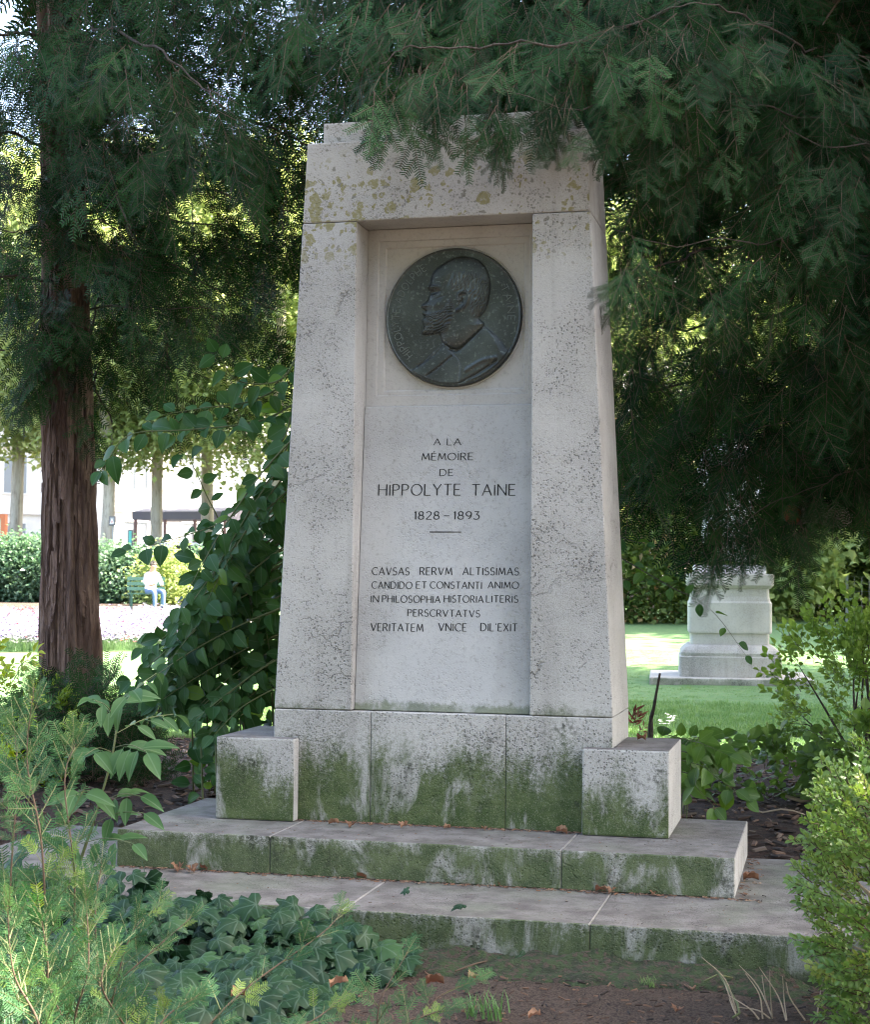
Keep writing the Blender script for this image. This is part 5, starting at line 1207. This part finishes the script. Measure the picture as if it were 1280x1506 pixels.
def mass(name, label, cat, uvD, zc, r, n_, mat, size=1, dens=-.15, freq=.9, trunk=None, group=None):
    c = at(*uvD); base_ = Vector((c.x, c.y, gz(c.x, c.y))); root = empty(name, base_, label, cat, group); its = []
    while len(its) < n_:
        q = rv(1)
        if q.length > 1: continue
        q = q.normalized()*q.length**.5; p = Vector((c.x+q.x*r[0], c.y+q.y*r[1], base_.z+zc+q.z*r[2]))
        if p.z < base_.z+.1 or mnoise.noise(p*freq) < dens: continue
        its.append((p, randrot(.6), size*rd.uniform(.7, 1.3), rd.randrange(3)))
    if trunk:
        h = zc+r[2]*.4; link('trunk', trunk_mesh([base_-Vector((0, 0, .1)), base_+Vector((trunk[1], 0, h*.35)), base_+Vector((trunk[2], 0, h*.7)), base_+Vector((trunk[2]*1.3, 0, h))], [trunk[0]*1.15, trunk[0], trunk[0]*.85, trunk[0]*.4], .06, 20, uvD[0]), root, M_BARKP)
        for k in range(5):
            e0 = base_+Vector((trunk[2], 0, h*(.6+.08*k))); e1 = e0+Vector((rd.uniform(-1, 1)*r[0]*.7, rd.uniform(-1, 1)*r[1]*.5, rd.uniform(.3, .8)*r[2])); mb = MB(); mb.tube(spline([e0, e0.lerp(e1, .5)+rv(.3), e1], 4), trunk[0]*.3, 5); mb.obj('limb', M_BARKP, root, True)
    scatter('crown' if trunk else 'foliage', its, CL[mat.name], root)
    return root
mass('clipped_hedge', 'grey green rounded hedge along the street behind the yew trunk', 'hedge', (60, 880, 50), .85, (3.2, 1.2, 1.05), 1300, M_HEDGE, 1.0, -.5)
mass('clipped_hedge', 'lower hedge behind the seated person on the bench', 'hedge', (190, 885, 49), .7, (1.6, 1.0, .85), 500, M_HEDGE, 1.0, -.5)
mass('clipped_hedge', 'hedge at the street side partly hidden by the oval leaved shrub', 'hedge', (350, 885, 49), .8, (2.2, 1.0, .9), 600, M_HEDGE, 1.0, -.5)
mass('golden_street_bush', 'small bright yellow bush beside the seated person', 'bush', (250, 880, 46), .75, (.8, .6, .75), 130, M_BGL, .6, -.5)
for (u, D_, tr_, zc, r, lb) in ((152, 56, (.22, .15, -.25), 8.2, (4.2, 3, 3.6), 'pale leaning plane tree beside the street sign'), (229, 58, (.20, 0, .05), 8.6, (4.2, 3, 3.8), 'straight pale plane tree above the seated person'), (306, 60, (.22, -.1, -.15), 8.3, (4.2, 3, 3.6), 'plane tree rising behind the hanging yew shoots'),
                               (20, 60, (.22, .1, .2), 8.8, (4.5, 3, 4.0), 'plane tree seen beyond the boughs, outermost on the yew trunk side'), (400, 55, (.22, .1, .2), 8.0, (4.5, 3, 4.0), 'plane tree standing behind the memorial shaft')):
    mass('plane_tree', lb, 'plane tree', (u, 850, D_), zc+1.7, (r[0], r[1], r[2]+1.9), 950, M_BGL, 1.15, -.12, .5, tr_, 'plane trees along the street')
for (u, v, D_, zc, r, n_, mat, lb) in ((930, 890, 33, 1.8, (2.0, 1.2, 2.0), 520, M_BGD, 'dark bush at the back of the lawn next to the memorial'), (1160, 880, 34, 1.3, (.8, .6, 1.1), 150, M_BGL, 'broad light green bush just behind the pedestal'), (1205, 880, 36, 1.6, (1.5, 1.1, 1.7), 420, M_BGD, 'brownish green bush beyond the pedestal'),
                                       (1040, 880, 38, 1.9, (1.8, 1.0, 2.0), 480, M_BGD, 'bush straight behind the statue'), (1330, 880, 35, 1.9, (1.6, 1.0, 2.1), 420, M_BGD, 'tall bush by the wire fence'), (1240, 870, 36, 1.0, (.5, .4, .85), 80, M_SUNY, 'sunlit pale bush at the corner of the lawn')):
    mass('lawn_bush', lb, 'bush', (u, v, D_), zc, r, n_, mat, 1, -.2, .9, None, 'bushes closing the lawn')
for (u, D_, zc, r, lb) in ((900, 50, 7.5, (4.5, 3, 5), 'tall leafy tree behind the lawn close to the memorial'), (1080, 56, 8.5, (4.8, 3, 5.5), 'tall leafy tree behind the statue'), (1260, 50, 7.5, (4.5, 3, 5), 'tall leafy tree above the wire fence'), (700, 60, 9, (5, 3, 5), 'tall leafy tree hidden behind the memorial top')):
    mass('park_tree', lb, 'tree', (u, 850, D_), zc, r, 700, M_BGL, 1.3, -.18, .45, (.28, .1, .1), 'tall trees behind the lawn')
# wire fence corner
fp = at(1246, 893, 34); fz = gz(fp.x, fp.y); M_GALV = flat('galvanised_steel', (.30, .32, .33), .5, .6)
fen = empty('wire_fence', (fp.x, fp.y, fz), 'low wire mesh fence with a thin post at the back of the lawn', 'fence')
for k in range(3): child_local('post', box(-.03+k*1.6, .03+k*1.6, -.03, .03, 0, 1.0, bev=0, mat=M_GALV), fen, None)
mb = MB()
for k in range(22): mb.tube([(k*.15, 0, 0), (k*.15, 0, .95)], .004, 3)
for k in range(7): mb.tube([(0, 0, .05+k*.15), (3.2, 0, .05+k*.15)], .004, 3)
o = child_local('wire_mesh', mb.mesh('wire_mesh', M_GALV), fen, None); o['kind'] = 'stuff'
# flower beds beyond the lawn
def flower(seed, col, name):
    m = flat(name, col, .6); r = random.Random(seed); mb = MB()
    for k in range(7):
        p = Vector((r.gauss(0, .07), r.gauss(0, .07), .18+r.uniform(-.05, .1)))
        for j in range(5): a = j*1.257; mb.add([p, p+Vector((math.cos(a)*.03, math.sin(a)*.03, .012)), p+Vector((math.cos(a+.6)*.034, math.sin(a+.6)*.034, .004))], [(0, 1, 2)])
    return mb.mesh(name, m)
flw = [flower(k, c, n_) for k, (c, n_) in enumerate((((.17, .13, .28), 'lilac_flower'), ((.34, .33, .36), 'white_flower'), ((.20, .17, .30), 'mauve_flower'), ((.55, .04, .07), 'red_flower')))]
fb = [tuft(40, 30, .16, leafmat('bed_leaf', (.07, .15, .06), (.13, .22, .10), .4), .12)]
it = []; it2 = []
for k in range(2600):
    u = rd.uniform(-60, 330); v = rd.uniform(922, 951); p = hit(u, v, (0, 0, .47), (0, 0, 1)); p.z = gz(p.x, p.y)+.03
    it.append((p, randrot(.1), rd.uniform(.8, 1.3), 3 if (rd.random() < .03 or (v < 926 and 20 < u < 60)) else rd.choice((0, 1, 1, 2)))); 
    if 1: it2.append((p, randrot(.1), rd.uniform(.8, 1.2), 0))
scatter('flower_bed', it, flw, None, 'strip of lilac, white and red bedding flowers beyond the lawn', 'flowers')
scatter('flower_bed_leaves', it2, fb, None, 'pale green leaves under the bedding flowers', 'flower leaves')
wf = [flower(9, (.85, .85, .88), 'small_white_flower')]
it = [(hit(rd.uniform(955, 1010), rd.uniform(1065, 1082), (0, 0, .42), (0, 0, 1)), randrot(.4), .35, 0) for k in range(4)]
scatter('white_blossoms', it, wf, None, 'few small white blossoms behind the corner block', 'flowers')
# ------------------------------------------------------------------ street
def car(label, u, v, D, L, col, rz, h=1.5):
    p = at(u, v, D); z0 = gz(p.x, p.y)+.02; root = empty('parked_car', (p.x, p.y, z0), label, 'car', 'cars parked along the street', rz)
    paint = flat('car_paint', col, .25, .2); glass = flat('car_glass', (.03, .035, .045), .06, 0, .9); tyre = flat('tyre_rubber', (.02, .02, .02), .9); rim_ = flat('wheel_rim', (.4, .4, .42), .35, .8); lamp = flat('headlight_glass', (.8, .8, .75), .1)
    prof = [(-L/2, .35), (-L/2, .75), (-L/2+.25, .92), (-L/2+.75, .98), (-L/2+1.25, h-.06), (-L/2+1.7, h), (L/2-1.75, h), (L/2-1.05, .98), (L/2-.2, .82), (L/2, .62), (L/2, .35)]
    bm = bmesh.new(); rows = []
    for y, tp_ in ((-.85, .12), (-.80, 0), (.80, 0), (.85, .12)):
        rows.append([bm.verts.new((x, y*(1-.12*max(0, z_-.95)), z_-(.03 if abs(y) > .82 else 0))) for x, z_ in prof])
    for a, b in zip(rows[:-1], rows[1:]):
        for i in range(len(prof)): j = (i+1) % len(prof); bm.faces.new((a[i], a[j], b[j], b[i]))
    bm.faces.new(rows[0]); bm.faces.new(rows[-1][::-1]); bmesh.ops.recalc_face_normals(bm, faces=bm.faces); me = bpy.data.meshes.new('body'); bm.to_mesh(me); bm.free(); body_ = child_local('body', me, root, paint)
    for s_ in (-1, 1):
        y = s_*.80; mb = MB(); q = [(-L/2+.95, 1.0), (L/2-1.2, 1.0), (L/2-1.85, h-.1), (-L/2+1.4, h-.1)]
        mb.add([(a, y*1.01-s_*.0, b) for a, b in q]+[(a, y*.99, b) for a, b in q], [(0, 1, 2, 3), (7, 6, 5, 4)]); child_local('side_window', mb.mesh('side_window', glass), root, None)
        for xw in (-L/2+.8, L/2-.85):
            mb = MB(); mb.tube([(xw, s_*.66, .31), (xw, s_*.87, .31)], .31, 20); w_ = child_local('wheel', mb.mesh('wheel', tyre), root, None); mb = MB(); mb.tube([(xw, s_*.86, .31), (xw, s_*.885, .31)], .19, 12); r2 = child_local('rim', mb.mesh('rim', rim_), w_, None)
        child_local('headlight', box(L/2-.12, L/2+.01, s_*.62-.14, s_*.62+.14, .58, .72, bev=.01, mat=lamp), root, None)
    for x0_, x1_, z0_, z1_, nm in ((-L/2+.78, -L/2+1.24, 1.0, h-.1, 'rear_window'), (L/2-1.06, L/2-1.72, 1.0, h-.05, 'windscreen')):
        mb = MB(); e_ = .012*(1 if x0_ > 0 else -1); mb.add([(x0_+e_, -.68, z0_), (x0_+e_, .68, z0_), (x1_+e_, .62, z1_+.01), (x1_+e_, -.62, z1_+.01)], [(0, 1, 2, 3)]); child_local(nm, mb.mesh(nm, glass), root, None)
car('grey car with a dark windscreen behind the hedge by the yew trunk', 165, 850, 55, 4.2, (.45, .46, .48), -1.2)
car('white car half cut off behind the hedge at the photo edge', -10, 850, 55, 4.3, (.75, .75, .75), .15)
car('white van with dark side windows behind the seated person', 262, 850, 56, 4.5, (.8, .8, .8), -2.5, 1.8)
def post_sign(name, label, u, D, vt, vb_, wd, col, tri=False, pole=True):
    p = at(u, 850, D); z0 = gz(p.x, p.y); zt_ = at(u, vt, D).z; zb_ = at(u, vb_, D).z; root = empty(name, (p.x, p.y, z0), label, 'sign'); hw_ = wd*D/FPX/2
    if pole: mb = MB(); mb.tube([(0, .06, 0), (0, .06, zb_-z0+.02)], .03, 8); child_local('pole', mb.mesh('pole', M_GALV), root, None)
    child_local('panel', box(-hw_, hw_, -.03, .03, zb_-z0, zt_-z0, bev=.005, mat=flat(name+'_frame', (.12, .12, .12), .6)), root, None)
    i_ = .04; child_local('face', box(-hw_+i_, hw_-i_, -.036, -.031, zb_-z0+i_, zt_-z0-i_, bev=0, mat=flat(name+'_face', col, .5)), root, None)
    if tri:
        c_ = (zt_+zb_)/2-z0; mb = MB(); k_ = hw_*.72; mb.add([(-k_, -.04, c_-k_*1.1), (k_, -.04, c_-k_*1.1), (0, -.04, c_+k_*1.2)], [(0, 1, 2)]); tr_ = child_local('warning_triangle', mb.mesh('warning_triangle', flat('sign_white', (.85, .8, .76), .5)), root, None)
        mb = MB(); mb.add([(-k_*.45, -.043, c_-k_*.7), (k_*.45, -.043, c_-k_*.7), (0, -.043, c_+k_*.3)], [(0, 1, 2)]); child_local('triangle_mark', mb.mesh('triangle_mark', flat('sign_red', (.5, .12, .08), .5)), tr_, None)
post_sign('street_sign', 'small framed panel with a pale triangle on a thin pole above the car', 164, 52, 759, 773, 10, (.30, .30, .30), True)
post_sign('advertising_panel', 'tall narrow green panel standing beside the grey car', 191, 54, 779, 806, 8, (.10, .45, .38), pole=True)
# red hydrant-like post
p = at(227, 850, 53); mb = MB(); zz = gz(p.x, p.y); mb.tube([(p.x, p.y, zz), (p.x, p.y, zz+.7), (p.x, p.y, zz+.72), (p.x, p.y, zz+.95), (p.x, p.y, zz+1.02)], [.10, .10, .14, .12, .04], 10)
tagp(mb.obj('fire_hydrant', flat('hydrant_red', (.6, .05, .05), .4), None, True), 'red hydrant on the pavement above the seated person', 'hydrant')
M_WALL = groundmat('pale_render', [(.80, .78, .74), (.76, .73, .69), (.82, .80, .77)], [.6, 5], .1, .01)
M_ZINC = flat('zinc_roof', (.30, .32, .35), .5, .4); M_WGL = flat('window_glass', (.30, .33, .36), .1, 0, .8); M_FRM = flat('white_frame', (.8, .8, .78), .5)  # pane colour lightened to stand in for reflected sky
def building(label, u, D, w_, h, floors, bays, wallm):
    p = at(u, 850, D); z0 = gz(p.x, p.y); root = empty('stone_building', (p.x, p.y, z0), label, 'building', 'buildings across the street', .75); ph = h/floors
    child_local('wall', box(-w_/2, w_/2, 0, 9, -.2, h, bev=0), root, wallm)
    child_local('roof', hexa([(-w_/2-.3, -.3, h+.002), (w_/2+.3, -.3, h+.002), (w_/2+.3, 9, h+.002), (-w_/2-.3, 9, h+.002)], [(-w_/2+.6, 1.2, h+2.6), (w_/2-.6, 1.2, h+2.6), (w_/2-.6, 8, h+2.6), (-w_/2+.6, 8, h+2.6)], bev=0), root, M_ZINC)
    wm = None; gm = None
    for f_ in range(floors):
        child_local('cornice', box(-w_/2-.1, w_/2+.1, -.18, -.002, (f_+1)*ph-.25, (f_+1)*ph-.02, bev=0), root, wallm)
        for b_ in range(bays):
            x = -w_/2+(b_+.5)*w_/bays
            if wm is None:
                mb = MB(); 
                for a in ((-.66, -.58, 0, 2.0), (.58, .66, 0, 2.0), (-.58, .58, 1.92, 2.0), (-.58, .58, 0, .08), (-.03, .03, .08, 1.92)): mb.boxx(a[0], a[1], -.08, -.003, a[2], a[3])
                wm = mb.mesh('window', M_FRM); gm = box(-.575, .575, -.03, -.004, .085, 1.915, bev=0, mat=M_WGL)
            o = child_local('window', wm, root, None); o.location = (x, 0, f_*ph+.75); g_ = child_local('pane', gm, o, None)
building('long pale building across the street behind the plane trees', 60, 84, 40, 17, 5, 14, M_WALL)
building('pale building across the street behind the memorial', 560, 86, 30, 17, 5, 10, M_WALL)
building('tall pale building seen in scraps behind the lawn trees', 1250, 88, 30, 15, 5, 9, M_WALL)
p = at(262, 850, 62.5); z0 = gz(p.x, p.y)+.14; cafe = empty('cafe_terrace', (p.x, p.y, z0), 'shop terrace with a grey awning and thin posts across the street', 'terrace')
M_AWN = flat('grey_awning', (.22, .21, .25), .8)
child_local('awning', hexa([(-1.4, -1.2, 2.05), (2.4, -1.2, 2.05), (2.4, 1.4, 2.05), (-1.4, 1.4, 2.05)], [(-1.4, -1.2, 2.35), (2.4, -1.2, 2.35), (2.4, 1.4, 2.75), (-1.4, 1.4, 2.75)], bev=0), cafe, M_AWN)
for x in (-1.3, -.1, 1.1, 2.3): child_local('post', box(x-.05, x+.05, -1.15, -1.05, 0, 2.05, bev=0, mat=flat('post_brown', (.28, .16, .15), .6)), cafe, None)
p = at(0, 850, 60.5); z0 = gz(p.x, p.y)+.14; fr = empty('orange_shopfront', (p.x, p.y, z0), 'orange framed doorway across the street at the photo edge', 'doorway'); M_ORG = flat('orange_paint', (.75, .22, .08), .5)
for a in ((-1.4, -1.25, 0, 2.3), (.05, .22, 0, 2.3), (-1.25, .05, 2.15, 2.3)): child_local('frame', box(a[0], a[1], -.1, .1, a[2], a[3], bev=0, mat=M_ORG), fr, None)
child_local('door', box(-1.245, .045, -.02, .02, 0, 2.145, bev=0, mat=flat('pale_door', (.7, .6, .4), .5)), fr, None)

# trees added to shade lawn and memorial and screen the sky; most are unseen
M_ROUGHLEAF = M_BGD
for (x, y, zc, r, n_, lb) in ((9.5, 12.5, 8.5, (4.6, 4.6, 3.6), 1100, 'broad tree outside the view that shades the lawn and pedestal'), (7.6, 2.8, 11.4, (2.6, 2.1, 2.4), 1500, 'tall unseen tree added so that its crown shades the memorial'), (13.5, 5.0, 9.5, (3.8, 3.6, 3.4), 600, 'tree outside the view beyond the second yew'),
                              (11.5, 24, 8.5, (4.5, 4.5, 3.5), 900, 'tree outside the view that dapples the far lawn'), (14.5, 34, 9, (5, 5, 3.5), 900, 'tree outside the view at the far corner of the lawn'),
                              (5.5, 27, 8.5, (3.6, 4.0, 2.8), 520, 'tree rising behind the boughs over the far lawn'), (6.5, 37, 9, (4.2, 4.5, 3.0), 600, 'farther tree over the end of the lawn'),
                              (-9, -13, 7.5, (6, 4, 6), 1500, 'large unseen tree added behind the viewer on the yew trunk side to screen the sky'), (2.0, -19, 8.5, (6, 4, 7), 1300, 'large unseen tree added straight behind the viewer to screen the sky'), (12, -13, 8, (5, 4, 6), 1300, 'large unseen tree added behind the viewer on the box bush side to screen the sky')):
    c = Vector((x, y, 0)); base_ = Vector((x, y, gz(x, y))); root = empty('park_tree', base_, lb, 'tree', 'park trees around the memorial'); its = []
    while len(its) < n_:
        q = rv(1)
        if q.length > 1: continue
        p = Vector((x+q.x*r[0], y+q.y*r[1], base_.z+zc+q.z*r[2]))
        if mnoise.noise(p*.55) < -.12: continue
        its.append((p, randrot(.6), 2.0*rd.uniform(.7, 1.3), rd.randrange(3)))
    link('trunk', trunk_mesh([base_-Vector((0, 0, .1)), base_+Vector((.1, 0, zc*.35)), base_+Vector((-.1, 0, zc*.7)), base_+Vector((0, 0, zc))], [.35, .28, .22, .1], .06, 20, x), root, M_BARK)
    scatter('crown', its, CL[M_BGD.name], root)
